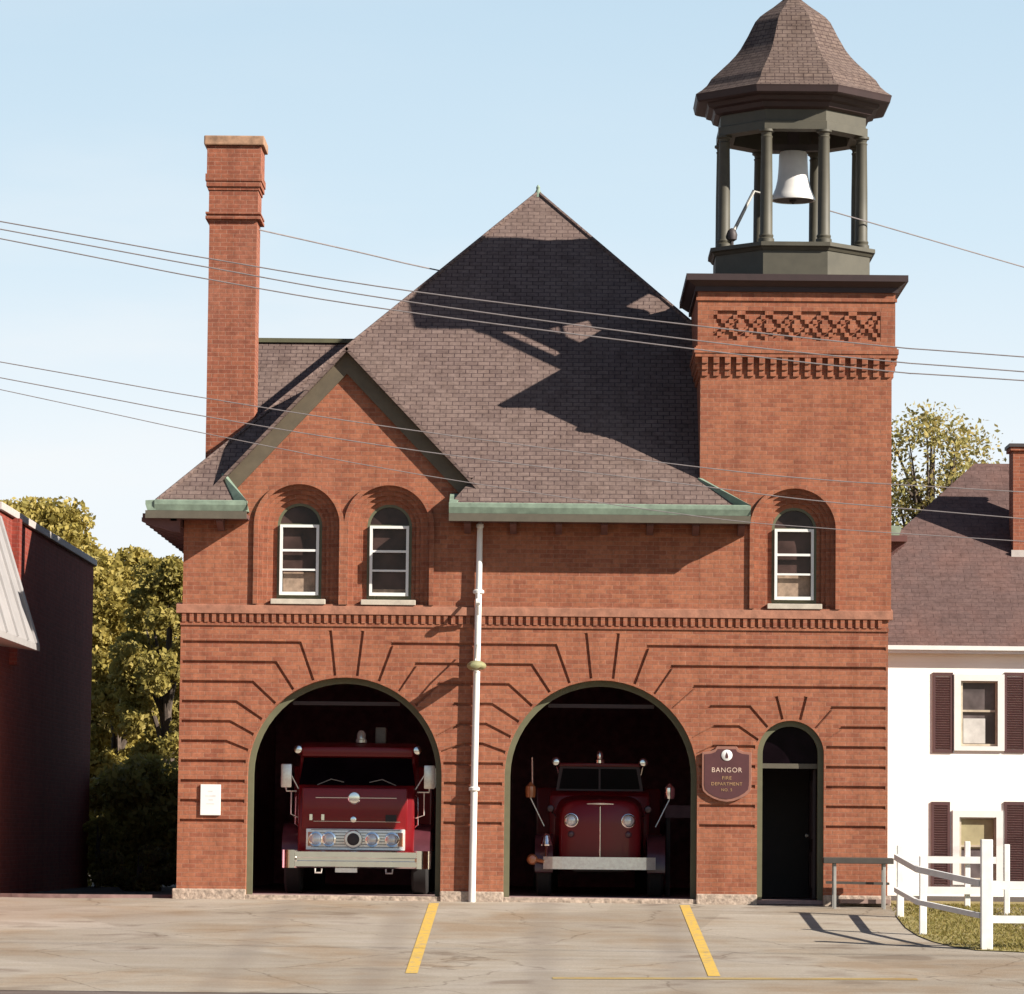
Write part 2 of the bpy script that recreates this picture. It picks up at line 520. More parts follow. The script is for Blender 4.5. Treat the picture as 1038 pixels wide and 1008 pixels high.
M['leaf_olive'] = leafmat('leaf_olive', [(0.31, 0.25, 0.06), (0.44, 0.35, 0.085), (0.54, 0.42, 0.12), (0.32, 0.27, 0.08)])
M['leaf_green'] = leafmat('leaf_green', [(0.26, 0.22, 0.055), (0.37, 0.30, 0.075), (0.46, 0.36, 0.10), (0.25, 0.215, 0.065)])
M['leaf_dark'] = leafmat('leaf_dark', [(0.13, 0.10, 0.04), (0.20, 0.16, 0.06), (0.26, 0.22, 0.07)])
M['leaf_autumn'] = leafmat('leaf_autumn', [(0.44, 0.34, 0.11), (0.36, 0.33, 0.11), (0.50, 0.37, 0.12), (0.38, 0.36, 0.15)])
M['grass'] = leafmat('grass', [(0.30, 0.24, 0.07), (0.22, 0.20, 0.055), (0.38, 0.29, 0.11)])

# ------------------------------------------------------------------ ground
# one sheet to the horizon: flat behind the station, ramp in front, street beyond
g = MB()
ys = [600, 60, 12, 3.0, -0.02, -15.02, -15.9, -75, -600]
zs = [-.06, -.06, -.06, -.06, -.06, -0.90, -0.90, -0.90, -0.90]
xs = [-600, -60, -20, 0, 20, 60, 600]
vs = []; fs = []
for y, z in zip(ys, zs):
    for x in xs: vs.append((x, y, z - 0.02))
nx = len(xs)
for i in range(len(ys) - 1):
    for j in range(nx - 1):
        fs.append((i * nx + j, (i + 1) * nx + j, (i + 1) * nx + j + 1, i * nx + j + 1))
g.add(vs, fs)
o = struct(g.build('ground', M['earth']))


def sheet(name, poly, mat, lift):
    m = MB()
    pts = [(x, y, gz(y) + lift) for x, y in poly]
    m.add(pts, [tuple(range(len(pts)))])
    return struct(m.build(name, mat))


m = MB()
for (y0, z0, y1, z1) in ((-0.02, -0.06, -15.02, -0.90), (1.6, -0.06, -0.02, -0.06)):
    m.add([(-40, y0, z0), (40, y0, z0), (40, y1, z1), (-40, y1, z1)], [(0, 3, 2, 1)])
struct(m.build('apron', M['apron']))
m = MB()
m.add([(-300, -15.0, -0.904), (300, -15.0, -0.904), (300, -75, -0.896), (-300, -75, -0.896)], [(0, 3, 2, 1)])
struct(m.build('street', M['street']))


def painted(name, pts, w, mat=None):
    a, b = pts
    a = Vector(a); b = Vector(b)
    d = (b - a).normalized(); s = Vector((d.y, -d.x)) * w / 2
    q = [a - s, a + s, b + s, b - s]
    return sheet(name, [(p.x, p.y) for p in q], mat or M['yellow'], 0.005)


for (ax0, ay0), (bx0, by0) in (((440, 916), (417, 987)), ((694, 918), (724, 990))):
    a = ground_at(ax0, ay0); b = ground_at(bx0, by0)
    painted('yellow_line', ((a.x, a.y), (b.x, b.y)), 0.15)
a = ground_at(560, 992); b = ground_at(930, 993)
m = MB()
for i in range(14):
    t0 = i / 14; t1 = (i + 1.0) / 14
    p = a.lerp(b, t0); q = a.lerp(b, t1)
    m.add([(p.x, p.y - 0.13, gz(p.y - 0.13) + 0.005), (q.x, q.y - 0.13, gz(q.y - 0.13) + 0.005), (q.x, q.y + 0.13, gz(q.y + 0.13) + 0.005), (p.x, p.y + 0.13, gz(p.y + 0.13) + 0.005)], [(0, 1, 2, 3)])
struct(m.build('edge_line', pavement_mat('faded_yellow', (0.40, 0.285, 0.12), (0.31, 0.245, 0.18), (0.44, 0.33, 0.16), streak=(2.0, 2.0, 1), crack=False)))
# low asphalt kerb across the gap on the left
m = MB()
kx0 = -9.2; kx1 = ax(180, 905)
pts = []
n = 14
for i in range(n + 1):
    t = i / n
    x = kx0 + (kx1 - 0.05 - kx0) * t
    y = 0.35 - 0.45 * math.sin(math.pi * min(1, t * 1.1)) ** 0.7 if 0 < t < 0.91 else 0.35
    pts.append((x, y))
for (x0, y0), (x1, y1) in zip(pts, pts[1:]):
    m.bar((x0, y0, -0.045), (x1 + 0.01, y1, -0.045), 0.16, 0.07)
struct(m.build('kerb', plain('kerb', (0.20, 0.12, 0.11), 0.9, var=0.3)))

# ------------------------------------------------------------------ fire station
ST = thing('fire_station', 'red brick fire station with two arched engine doors, tall chimney and bell tower', 'fire station', (0, 0.2, 0))
TH = 0.42                                   # wall thickness
xL = ax(181.5, 740); xR = ax(900, 740)
xLu = ax(186, 560); xRu = ax(903.5, 520)
zB0 = az(300, 622.5); zB1 = az(300, 613)     # belt stone
zWT = az(300, 637)                            # top of the rusticated wall

ARCH = []
for (cx, spring, w) in ((349, 785.5, 197), (609, 787.5, 195)):
    c = at(cx, spring)
    ARCH.append((c.x, c.z, w / 2 / 66.0))
dc = at(801.5, 764.5)
DOOR = (dc.x, dc.z, 33.6 / 66.0)


def arch_pts(c, z0, seg=28, r=None, bottom=True):
    cx, cz, rr = c
    r = r or rr
    out = [(cx - r, z0)] if bottom else []
    for i in range(seg + 1):
        a = math.pi - math.pi * i / seg
        out.append((cx + r * math.cos(a), cz + r * math.sin(a)))
    if bottom: out.append((cx + r, z0))
    return out


outline = [(xL, 0.0)]
for c in ARCH + [DOOR]: outline += arch_pts(c, 0.0)
outline += [(xR, 0.0), (xR, zB0), (xL, zB0)]


def strip(pts, w):
    """polyline -> thin polygon"""
    P = [Vector(p) for p in pts]
    L = []; Rr = []
    for i, p in enumerate(P):
        d0 = (P[i] - P[i - 1]).normalized() if i > 0 else None
        d1 = (P[i + 1] - P[i]).normalized() if i < len(P) - 1 else None
        d0 = d0 or d1; d1 = d1 or d0
        n0 = Vector((-d0.y, d0.x)); n1 = Vector((-d1.y, d1.x))
        nn = (n0 + n1).normalized()
        k = w / 2 / max(0.5, nn.dot(n0))
        L.append(p + nn * k); Rr.append(p - nn * k)
    return [tuple(p) for p in L] + [tuple(p) for p in Rr[::-1]]


GW = 0.032; E = 0.014
zk = [az(190, 651 + 20.1 * k) for k in range(10)]
DX = [0.71, 1.08, 1.43, 1.68, 1.77, 1.82]
TH_K = [19.3, 32, 45, 57, 67, 76.5]


def apt(c, th, side, extra=None):
    r = c[2] + (E if extra is None else extra)
    return (c[0] + side * r * math.sin(R(th)), c[1] + r * math.cos(R(th)))


def side_pts(c, k, side):
    """points from the arch outwards for groove k"""
    if k < 6:
        return [apt(c, TH_K[k], side), (c[0] + side * DX[k], zk[k])]
    dz = zk[k] - c[1]
    r = c[2] + E
    dx = math.sqrt(max(0, r * r - dz * dz)) if dz > 0 else r
    return [(c[0] + side * dx, zk[k])]


A1, A2 = ARCH


def all_grooves():
    grooves = []
    for k in range(10):
        grooves.append([(xL + E, zk[k])] + side_pts(A1, k, -1)[::-1])
        grooves.append(side_pts(A1, k, 1) + side_pts(A2, k, -1)[::-1])
        rs = side_pts(A2, k, 1)
        if k < 3:
            grooves.append(rs + [(xR - E, zk[k])])
        elif k == 3:
            grooves.append(rs + [(DOOR[0] - 0.63, zk[3]), apt(DOOR, 42, -1)])
            grooves.append([apt(DOOR, 42, 1), (DOOR[0] + 0.63, zk[3]), (xR - E, zk[3])])
        elif k == 4:
            grooves.append([rs[0], (A2[0] + 1.74, zk[4]), (DOOR[0] - 0.80, zk[4]), apt(DOOR, 68, -1)])
            grooves.append([apt(DOOR, 68, 1), (DOOR[0] + 0.78, zk[4]), (xR - E, zk[4])])
        elif k == 5:
            grooves.append([rs[0], (A2[0] + 1.72, zk[5]), (DOOR[0] - DOOR[2] - E, zk[5])])
            grooves.append([(DOOR[0] + DOOR[2] + E, zk[5]), (xR - E, zk[5])])
        else:
            grooves.append(rs + [(DOOR[0] - DOOR[2] - E, zk[k])])
            grooves.append([(DOOR[0] + DOOR[2] + E, zk[k]), (xR - E, zk[k])])
    for c in ARCH:
        for s in (-1, 1):
            L = (zWT - 0.03 - c[1]) / math.cos(R(6.43)) - c[2]
            grooves.append([apt(c, 6.43, s), apt(c, 6.43, s, L)])
    for s in (-1, 1):
        grooves.append([apt(DOOR, 14.5, s), apt(DOOR, 14.5, s, 0.40)])
    return grooves


m = MB()
g_in = all_grooves()
E = 0.034
g_out = all_grooves()
m.plate(outline, [strip(gv, 0.055) for gv in g_out], 0.0, 0.011)
m.plate(outline, [strip(gv, GW) for gv in g_in], 0.011, 0.034)
m.plate(outline, [], 0.034, TH)
m.build('wall', M['brick'], ST)

# granite base blocks
zg = az(215, 901)
for (a, b) in ((xL - 0.06, A1[0] - A1[2] + 0.005), (A1[0] + A1[2] - 0.005, A2[0] - A2[2] + 0.005), (A2[0] + A2[2] - 0.005, DOOR[0] - DOOR[2] + 0.005),
               (DOOR[0] + DOOR[2] - 0.005, xR + 0.05)):
    m = MB(); m.box(a, b, -0.06, 0.1, -0.12, zg)
    m.build('stone_base', M['granite'], ST, bevel=0.02)
for c in ARCH:
    m = MB(); m.box(c[0] - c[2] + 0.006, c[0] + c[2] - 0.006, -0.03, 0.049, -0.12, 0.011)
    m.build('threshold', M['granite'], ST, bevel=0.01)

# belt course with dentils
m = MB()
m.add([(xL - 0.07, -0.05, zB0), (xR + 0.07, -0.05, zB0), (xR + 0.07, -0.05, zB1 - 0.02), (xL - 0.07, -0.05, zB1 - 0.02),
       (xL - 0.07, 0.2, zB0), (xR + 0.07, 0.2, zB0), (xR + 0.07, 0.2, zB1 + 0.03), (xL - 0.07, 0.2, zB1 + 0.03)],
      [(0, 1, 2, 3), (3, 2, 6, 7), (4, 7, 6, 5), (0, 4, 5, 1), (0, 3, 7, 4), (1, 5, 6, 2)])
bc = m.build('belt_course', M['sandstone'], ST)
m = MB()
zd0 = az(300, 631.5)
x = xL + 0.02
while x < xR - 0.05:
    m.box(x, x + 0.062, -0.036, 0.03, zd0, zB0)
    x += 0.115
m.box(xL - 0.01, xR + 0.01, -0.022, 0.03, zd0 - 0.05, zd0)
m.build('dentils', M['brick'], bc)

# -------------------------------------------------- upper walls with stepped arch windows
WIN = []
for (cx, sp) in ((303.2, 532), (394.5, 533.3), (805.8, 536.5)):
    c = at(cx, sp); WIN.append((c.x, c.z))
ORD = [(0.625, 0.05), (0.555, 0.10), (0.485, 0.15), (0.415, 0.20), (0.345, 0.29)]       # radius, depth of each order
zE = 6.0                                       # roof plane height at the eave line y=YE
YE = -0.45
SL = 0.935                                    # roof pitch


def zroof(y): return zE + SL * (y - YE)


xT = ax(709.5, 480)                            # tower's left face
gp = at(351, 366); gl = at(221, 497); gr = at(481, 502)
up_out = [(xLu, zB1 - 0.02), (xT - 0.003, zB1 - 0.02), (xT - 0.003, 6.36), (gr.x, 6.36), (gp.x, gp.z), (gl.x, 6.36), (xLu, 6.30)]


def ringed_wall(outline, wins, zbot, y_outer=0.0, name='wall'):
    m = MB()
    prev = y_outer
    for i, (r, d) in enumerate(ORD):
        holes = [arch_pts((c[0], c[1], r), zbot + 0.012) for c in wins]
        m.plate(outline, holes, prev + (0.0 if i == 0 else 0.0), d)
        prev = d
    return m


m = ringed_wall(up_out, WIN[:2], zB1)
m.build('wall', M['brick'], ST)


def window(c, parent, curtain):
    """hood ring, timber frame, storm sash"""
    cx, cz = c
    zb = zB1
    z_s = zb + 0.11                              # bottom of opening, above the sill
    m = MB()
    o_ = arch_pts((cx, cz, 0.695), zb + 0.005); i_ = arch_pts((cx, cz, 0.625), zb + 0.005)
    m.plate(o_ + i_[::-1], [], -0.045, 0.004)
    m.build('arch_hood', M['brick'], parent)
    w = thing_part('window', parent)
    r = 0.345
    m = MB()
    o_ = arch_pts((cx, cz, r), z_s); i_ = arch_pts((cx, cz, r - 0.04), z_s + 0.05)
    m.plate(o_, [i_], 0.206, 0.288)
    m.box(cx - r + 0.039, cx + r - 0.039, 0.208, 0.286, cz - 0.03, cz + 0.03)
    fr = m.build('frame', M['green_trim'], w)
    m = MB()
    sw = 0.302; z1 = cz + 0.012; z0 = z_s + 0.045
    t = 0.042
    hgt = z1 - z0
    m.box(cx - sw, cx - sw + t, 0.145, 0.204, z0, z1); m.box(cx + sw - t, cx + sw, 0.145, 0.204, z0, z1)
    m.box(cx - sw + t, cx + sw - t, 0.145, 0.204, z0, z0 + t * 1.2); m.box(cx - sw + t, cx + sw - t, 0.145, 0.204, z1 - t, z1)
    for q, tt in ((0.365, 0.036), (0.64, 0.03)):
        zz = z1 - hgt * q
        m.box(cx - sw + t, cx + sw - t, 0.150, 0.185, zz - tt / 2, zz + tt / 2)
    m.build('sash', M['white'], w)
    m = MB(); m.plate(arch_pts((cx, cz, r - 0.01), z_s + 0.01), [], 0.252, 0.262)
    m.build('pane', M['glass'], w)
    m = MB(); m.box(cx - sw + t + 0.01, cx + sw - t - 0.01, 0.240, 0.25, z0 + 0.05, z0 + hgt * curtain)
    m.build('blind', plain('blind', (0.30, 0.21, 0.15), 0.9, var=0.35, scale=9), w)
    m = MB(); m.box(cx - 0.42, cx + 0.42, -0.055, 0.30, zb + 0.004, zb + 0.085)
    m.build('sill', M['sill_stone'], w, bevel=0.008)


def thing_part(name, parent):
    """a part that is only a carrier of its own pieces (Empty)"""
    o = bpy.data.objects.new(name, None); COL.objects.link(o)
    o.empty_display_size = 0.1
    o.parent = parent
    o.matrix_parent_inverse = Matrix.Translation(-total_loc(parent))
    return o


window(WIN[0], ST, 0.33)
window(WIN[1], ST, 0.10)

# rest of the shell
DEP = 15.2  # unseen rear lengthened so the station's shadow covers the brick building on the left
m = MB()
m.box(xL, xL + TH, TH, DEP, 0, 5.95); m.box(xR - TH, xR, TH, DEP, 0, 5.95)
m.box(xL + TH, xR - TH, DEP - TH, DEP, 0, 5.95)
m.build('wall', M['brick'], ST)
m = MB()
m.box(xL + TH + 0.005, xR - TH - 0.005, TH + 0.005, DEP - TH - 0.005, 4.0, 4.12)           # ceiling
m.box(DOOR[0] - 0.95, DOOR[0] - 0.84, TH + 0.005, 5.5, 0.01, 4.0)          # partition beside the stair hall
m.box(xL + TH + 0.002, xL + TH + 0.05, TH + 0.01, DEP - TH - 0.01, 0.01, 4.0)
m.box(xL + TH + 0.06, DOOR[0] - 0.95, DEP - TH - 0.06, DEP - TH - 0.004, 0.01, 4.0)
m.build('interior_wall', M['interior'], ST)
m = MB()
m.box(DOOR[0] - 0.83, DOOR[0] - 0.80, TH + 0.01, 3.4, 0.013, 3.98); m.box(DOOR[0] - 0.80, xR - TH - 0.01, 3.3, 3.4, 0.013, 3.98); m.box(xR - TH - 0.04, xR - TH - 0.005, TH + 0.01, 3.3, 0.013, 3.98)
m.build('hall_shade_lining', M['door'], ST)  # near-black lining, paints in the darkness of the shaded hall
m = MB(); m.box(xL + TH, xR - TH, 0.05, DEP - TH, -0.05, 0.012)
m.build('floor', M['floor'], ST)

# green timber frames in the engine doorways, rolled-up door slats at the head
for c in ARCH:
    m = MB()
    o_ = arch_pts(c, 0.012); i_ = arch_pts((c[0], c[1], c[2] - 0.088), 0.012)
    m.plate(o_ + i_[::-1], [], 0.23, 0.33)
    f = m.build('door_frame', M['green_trim'], ST)
    m = MB()
    rr = c[2] - 0.115
    zt = c[1] + rr * 0.80
    w_ = math.sqrt(rr * rr - (zt - c[1]) ** 2)
    m.box(c[0] - w_, c[0] + w_, 0.34, 0.37, zt - 0.03, zt + 0.03)
    m.build('transom', M['cornice'], f)
# entrance door
dth = thing_part('entrance_door', ST)
m = MB()
o_ = arch_pts(DOOR, 0.012); i_ = arch_pts((DOOR[0], DOOR[1], DOOR[2] - 0.085), 0.012)
m.plate(o_ + i_[::-1], [], 0.12, 0.27)
m.build('frame', M['green_trim'], dth)
zt = az(800, 776)
m = MB()
ri = DOOR[2] - 0.087
m.box(DOOR[0] - ri, DOOR[0] + ri, 0.19, 0.26, zt - 0.045, zt + 0.03)
m.build('transom', M['fascia'], dth)
m = MB(); m.plate(arch_pts((DOOR[0], DOOR[1], ri), zt + 0.032), [], 0.24, 0.25)
m.build('pane', M['windscreen'], dth)
m = MB()                                        # leaf swung inwards along the right side of the hall
lx0 = DOOR[0] + ri - 0.05
m.box(lx0, lx0 + 0.045, 0.45, 1.40, 0.03, zt - 0.05)
for (y0, y1) in ((0.53, 0.88), (0.97, 1.32)):
    for (z0, z1) in ((0.2, 0.75), (0.95, 1.85)): m.box(lx0 - 0.012, lx0 + 0.001, y0, y1, z0, z1)
m.build('leaf', M['door'], dth, bevel=0.004)
m = MB(); m.lathe([(0.012, 0), (0.03, -0.03), (0.03, -0.045), (0.01, -0.055)], (lx0 - 0.012, 1.32, 1.0), 12, axis='x')
m.build('handle', M['steel'], dth, smooth=True)

# -------------------------------------------------- main roof
apx = at(545.5, 196, 5.35)
XL_E = -6.08; XR_E = apx.x + (apx.x - XL_E)
yA = YE + (apx.x - XL_E)                       # pyramid: hips at 45 degrees in plan
zA = az(545.5, 196, yA)
SL = (zA - zE) / (yA - YE)
AP = (apx.x, yA, zA)
hip_y = 0.25
fr = [(XL_E, YE, zE), (ax(250, 505, YE), YE, zE), (ax(229, 497), 0.0, zroof(0)), (ax(480, 500), 0.0, zroof(0)), (ax(456, 516, YE), YE, zE),
      (ax(761, 519, YE), YE, zE), (xT + 0.06, 0.0, zroof(0)), (xT + 0.1, 0.0, zroof(0)), (xT + 0.1, hip_y, zroof(hip_y)),
      (XR_E - (hip_y - YE), hip_y, zroof(hip_y)), AP]
EXT = 4.6  # ridge drawn out backwards, unseen, to shade the left building's wall
bk = 2 * yA - YE + EXT
AP2 = (AP[0], AP[1] + EXT, AP[2])
roof = MB()
roof.slab(fr, 0.06)
roof.slab([(XL_E, YE, zE), AP, AP2, (XL_E, bk, zE)], 0.06)
roof.slab([(XR_E, 3.05, zE), (XR_E - (3.05 - YE), 3.05, zroof(3.05)), AP, AP2, (XR_E, bk, zE)], 0.06)
roof.slab([(XL_E, bk, zE), (XR_E, bk, zE), AP2], 0.06)
rf = roof.build('roof', M['shingle'], ST)
m = MB()
hipL = [(XL_E, YE, zE + 0.01), AP]
m.tube([hipL[0], (AP[0], AP[1], AP[2] + 0.01)], 0.035, 6)
m.tube([(XR_E - (hip_y - YE), hip_y, zroof(hip_y)), (AP[0], AP[1], AP[2] + 0.01)], 0.035, 6)
m.build('hip_cap', M['shingle'], rf)
m = MB(); m.lathe([(0.09, -0.12), (0.06, 0.0), (0.03, 0.06), (0.035, 0.1), (0.008, 0.14)], AP, 10)
m.build('finial', M['copper'], rf, smooth=True)

# left cross gable behind (ridge parallel to the front)
yr = 4.4
zr = az(310, 347, yr)
xw = -5.38
s2 = 0.93
m = MB()
drop = zr - zE
m.slab([(xw, yr, zr), (-1.0, yr, zr), (-1.0, yr - drop / s2, zE), (xw, yr - drop / s2, zE)], 0.07)
m.slab([(xw, yr, zr), (-1.0, yr, zr), (-1.0, yr + drop / s2, zE), (xw, yr + drop / s2, zE)], 0.07)
r2 = m.build('roof', M['shingle'], ST)
m = MB(); m.bar((xw - 0.02, yr, zr + 0.02), (-1.0, yr, zr + 0.02), 0.16, 0.07)
m.build('ridge_cap', plain('ridge_copper', (0.10, 0.095, 0.05), 0.7), r2)
m = MB(); m.plate([(yr - drop / s2, zE - 0.3), (yr + drop / s2, zE - 0.3), (yr + drop / s2, zE), (yr, zr - 0.1), (yr - drop / s2, zE)], [], xw + 0.15, xw + 0.3, axis='x')
m.build('gable_wall', M['brick'], ST)

# front gable roof with rake boards
pk = at(351.5, 352, -0.16)
fl = at(216, 493, -0.16); frr = at(487, 496, -0.16)
yb = (pk.z - zE) / SL + YE + 0.1
m = MB()
for f_ in (fl, frr):
    m.slab([(pk.x, -0.19, pk.z), (pk.x, yb, pk.z), (f_.x, yb, f_.z), (f_.x, -0.19, f_.z)], 0.045)
gbr = m.build('gable_roof', M['shingle'], ST)
for f_ in (fl, frr):
    m = MB()
    d = (Vector((f_.x, 0, f_.z)) - Vector((pk.x, 0, pk.z)))
    s = 1 if f_.x > pk.x else -1
    t0 = 0.047; t1 = 0.275
    nn = Vector((-d.z, 0, d.x)).normalized()
    if nn.z > 0: nn = -nn
    P0 = Vector((pk.x, 0, pk.z)); P1 = P0 + d * 0.985

    def vert(p, off):     # point straight below p by perpendicular offset off
        return p + Vector((0, 0, -off / abs(nn.z)))
    poly = [vert(P0, t0), P1 + nn * t0, P1 + nn * t1, vert(P0, t1)]
    m.plate([(p.x, p.z) for p in poly], [], -0.06, -0.002)
    m.build('rake_board', M['rake'], gbr)
# eaves: copper gutter, fascia, soffit, modillions
def gutter_profile(y_in, y_out, z):
    return [(y_in, z - 0.15), (y_out + 0.03, z - 0.15), (y_out, z - 0.06), (y_out, z + 0.0), (y_out + 0.035, z + 0.015), (y_in, z + 0.01)]


for (xa, xb, ret) in ((XL_E - 0.02, ax(250, 508, -0.6), 1), (ax(455, 518, -0.6), ax(761, 520, -0.6), 2)):
    ev = thing_part('eave', ST)
    m = MB()
    pr = gutter_profile(YE + 0.06, -0.61, zE)
    m.add([(xa, y, z) for y, z in pr] + [(xb, y, z) for y, z in pr],
          [tuple(range(6)), tuple(range(6, 12))[::-1]] + [(i, (i + 1) % 6, (i + 1) % 6 + 6, i + 6) for i in range(6)])
    # sloped copper return over the ends
    if ret == 1: ends = [(xb, ax(229, 496), 1)]
    else: ends = [(xa, ax(480, 499), -1), (xb, xT + 0.04, 1)]
    for xe, xi, sg in ends:
        y_ = -0.61
        if sg < 0:
            za, zb = zE + 0.018, zE + 0.20
            m.add([(xe + 0.003, -0.55, za), (xe + 0.003, -0.003, za), (xe + 0.003, -0.003, zb), (xe + 0.10, -0.52, za), (xe + 0.26, -0.003, za), (xe + 0.26, -0.003, zb)],
                  [(0, 1, 2), (3, 5, 4), (0, 2, 5, 3), (0, 3, 4, 1), (1, 4, 5, 2)])
            continue
        q = [Vector((xe, y_, zE + 0.01)), Vector((xi, 0.0, zroof(0) + 0.02)), Vector((xi - sg * 0.07, 0.0, zroof(0) + 0.03)), Vector((xe - sg * 0.20, YE, zE + 0.03))]
        m.add([p for p in q] + [p - Vector((0, 0, 0.05)) for p in q], [(0, 1, 2, 3), (7, 6, 5, 4), (0, 4, 5, 1), (1, 5, 6, 2), (2, 6, 7, 3), (3, 7, 4, 0)])
        m.add([(xe, y_, zE + 0.01), (xi, -0.002, zroof(0) + 0.02), (xe, -0.002, zE - 0.13), (xe, y_, zE - 0.13), (xi, -0.002, zE - 0.13)], [(0, 1, 4, 2, 3), (0, 3, 2)])
    m.build('gutter', M['copper'], ev, recalc=True)
    m = MB()
    m.box(xa - (0.14 if ret == 1 else 0), xb, -0.585, -0.53, zE - 0.27, zE - 0.152)
    m.build('fascia', M['fascia'], ev)
    m = MB()
    m.box(xa - (0.14 if ret == 1 else 0), xb, -0.528, -0.003, zE - 0.25, zE - 0.19)
    m.build('soffit', M['soffit'], ev)
    x = xa + 0.28
    while x < xb - 0.1:
        m = MB(); m.plate([(-0.42, zE - 0.252), (-0.004, zE - 0.252), (-0.004, zE - 0.42), (-0.10, zE - 0.40), (-0.36, zE - 0.33), (-0.42, zE - 0.30)], [], x - 0.05, x + 0.05, axis='x')
        m.build('modillion', M['soffit'], ev)
        x += 0.70
# left and right side eaves
for (sx, xwall, xe, y0, y1) in ((-1, xL, XL_E, -0.6, DEP + 0.5), (1, xR, XR_E, 3.05, DEP + 0.5)):
    ev = thing_part('eave', ST)
    xo = xe + sx * 0.16
    m = MB()
    pr = [(xe, zE - 0.15), (xo - sx * 0.03, zE - 0.15), (xo, zE - 0.06), (xo, zE), (xe, zE + 0.01)]
    yy0 = y0 + (0.012 if sx < 0 else 0)
    m.add([(x, yy0, z) for x, z in pr] + [(x, y1, z) for x, z in pr],
          [tuple(range(5)), tuple(range(5, 10))[::-1]] + [(i, (i + 1) % 5, (i + 1) % 5 + 5, i + 5) for i in range(5)])
    m.build('gutter', M['copper'], ev)
    m = MB()
    xs0, xs1 = sorted((xwall + sx * 0.002, xo + sx * 0.10))
    m.box(xs0, xs1, y0 + (0.61 if sx < 0 else 0), y1, zE - 0.248, zE - 0.152)
    m.build('soffit', M['soffit'], ev)
    y = y0 + 0.25
    while y < y1:
        m = MB(); m.plate([(xwall + sx * 0.003, zE - 0.249), (xo + sx * 0.07, zE - 0.249), (xo + sx * 0.07, zE - 0.31), (xo - sx * 0.05, zE - 0.36), (xwall + sx * 0.12, zE - 0.46), (xwall + sx * 0.003, zE - 0.47)], [], y - 0.07, y + 0.07)
        m.build('modillion', M['soffit'], ev)
        y += 0.62
    m = MB(); m.box(min(xwall, xwall + sx * 0.10), max(xwall, xwall + sx * 0.10), y0 + (0.61 if sx < 0 else 0), y1, zE - 0.36, zE - 0.25)
    m.build('bed_moulding', M['soffit'], ev)

# -------------------------------------------------- chimney
ch = thing_part('chimney', ST)
yc0, yc1 = 1.45, 2.2
cz = lambda py: az(238, py, yc0)
cxl = ax(210.5, 330, yc0); cxr = ax(264.0 - 5.2, 330, yc0)
m = MB()
m.box(cxl, cxr, yc0, yc1, 5.6, cz(222.5))
for (p0, p1, e) in ((222.5, 219.5, 0.06), (219.5, 217.5, 0.03), (217.5, 215.5, 0.06), (215.5, 193, 0.012), (193, 189.5, 0.03), (189.5, 184, 0.055), (184, 177, 0.07), (177, 148.5, 0.05)):
    m.box(cxl - e, cxr + e, yc0 - e, yc1 + e, cz(p0), cz(p1))
m.build('shaft', M['chimney_brick'], ch)
m = MB(); m.box(cxl - 0.10, cxr + 0.10, yc0 - 0.10, yc1 + 0.10, cz(148), cz(138.5))
m.build('cap', plain('chimney_cap', (0.36, 0.21, 0.13), 0.9, var=0.4, scale=8), ch, bevel=0.02)

# -------------------------------------------------- tower
tw = thing_part('tower', ST)
xT1 = xRu
TD = xT1 - xT
yc = TD / 2
tc_ = (xT + xT1) / 2
zs_top = az(800, 383)
tw_out = [(xT, zB1 - 0.02), (xT1, zB1 - 0.02), (xT1, zs_top), (xT, zs_top)]
m = ringed_wall(tw_out, WIN[2:3], zB1)
m.box(xT, xT + TH, 0.302, TD, 4.6, zs_top); m.box(xT1 - TH, xT1, 0.302, TD, 4.3, zs_top); m.box(xT + TH, xT1 - TH, TD - 0.3, TD, 4.3, zs_top)
m.build('shaft', M['brick'], tw)
window(WIN[2], ST, 0.36)
# corbel table
m = MB()
zc0 = az(800, 382); zc1 = az(800, 363); zc2 = az(800, 352); zf1 = az(800, 297)


def sq(e, z0, z1, mm): mm.box(xT - e, xT1 + e, -e, TD + e, z0, z1)


nb = 17
for i in range(nb):
    x = xT + 0.02 + (TD - 0.13) * i / (nb - 1)
    for j in range(3):
        zz0 = zc0 + (zc1 - zc0) * j / 3; zz1 = zc0 + (zc1 - zc0) * (j + 1) / 3
        e = 0.03 + 0.025 * j
        m.box(x, x + 0.09, -e, 0.05, zz0, zz1)
        m.box(xT - e, xT + 0.05, x - xT, x - xT + 0.09, zz0, zz1)
        m.box(xT1 - 0.05, xT1 + e, x - xT, x - xT + 0.09, zz0, zz1)
sq(0.0, zs_top - 0.001, zc1, m)
sq(0.085, zc1, zc1 + 0.06, m); sq(0.10, zc1 + 0.06, zc2 - 0.03, m); sq(0.075, zc2 - 0.03, zc2, m)
m.build('corbel_table', M['brick'], tw)
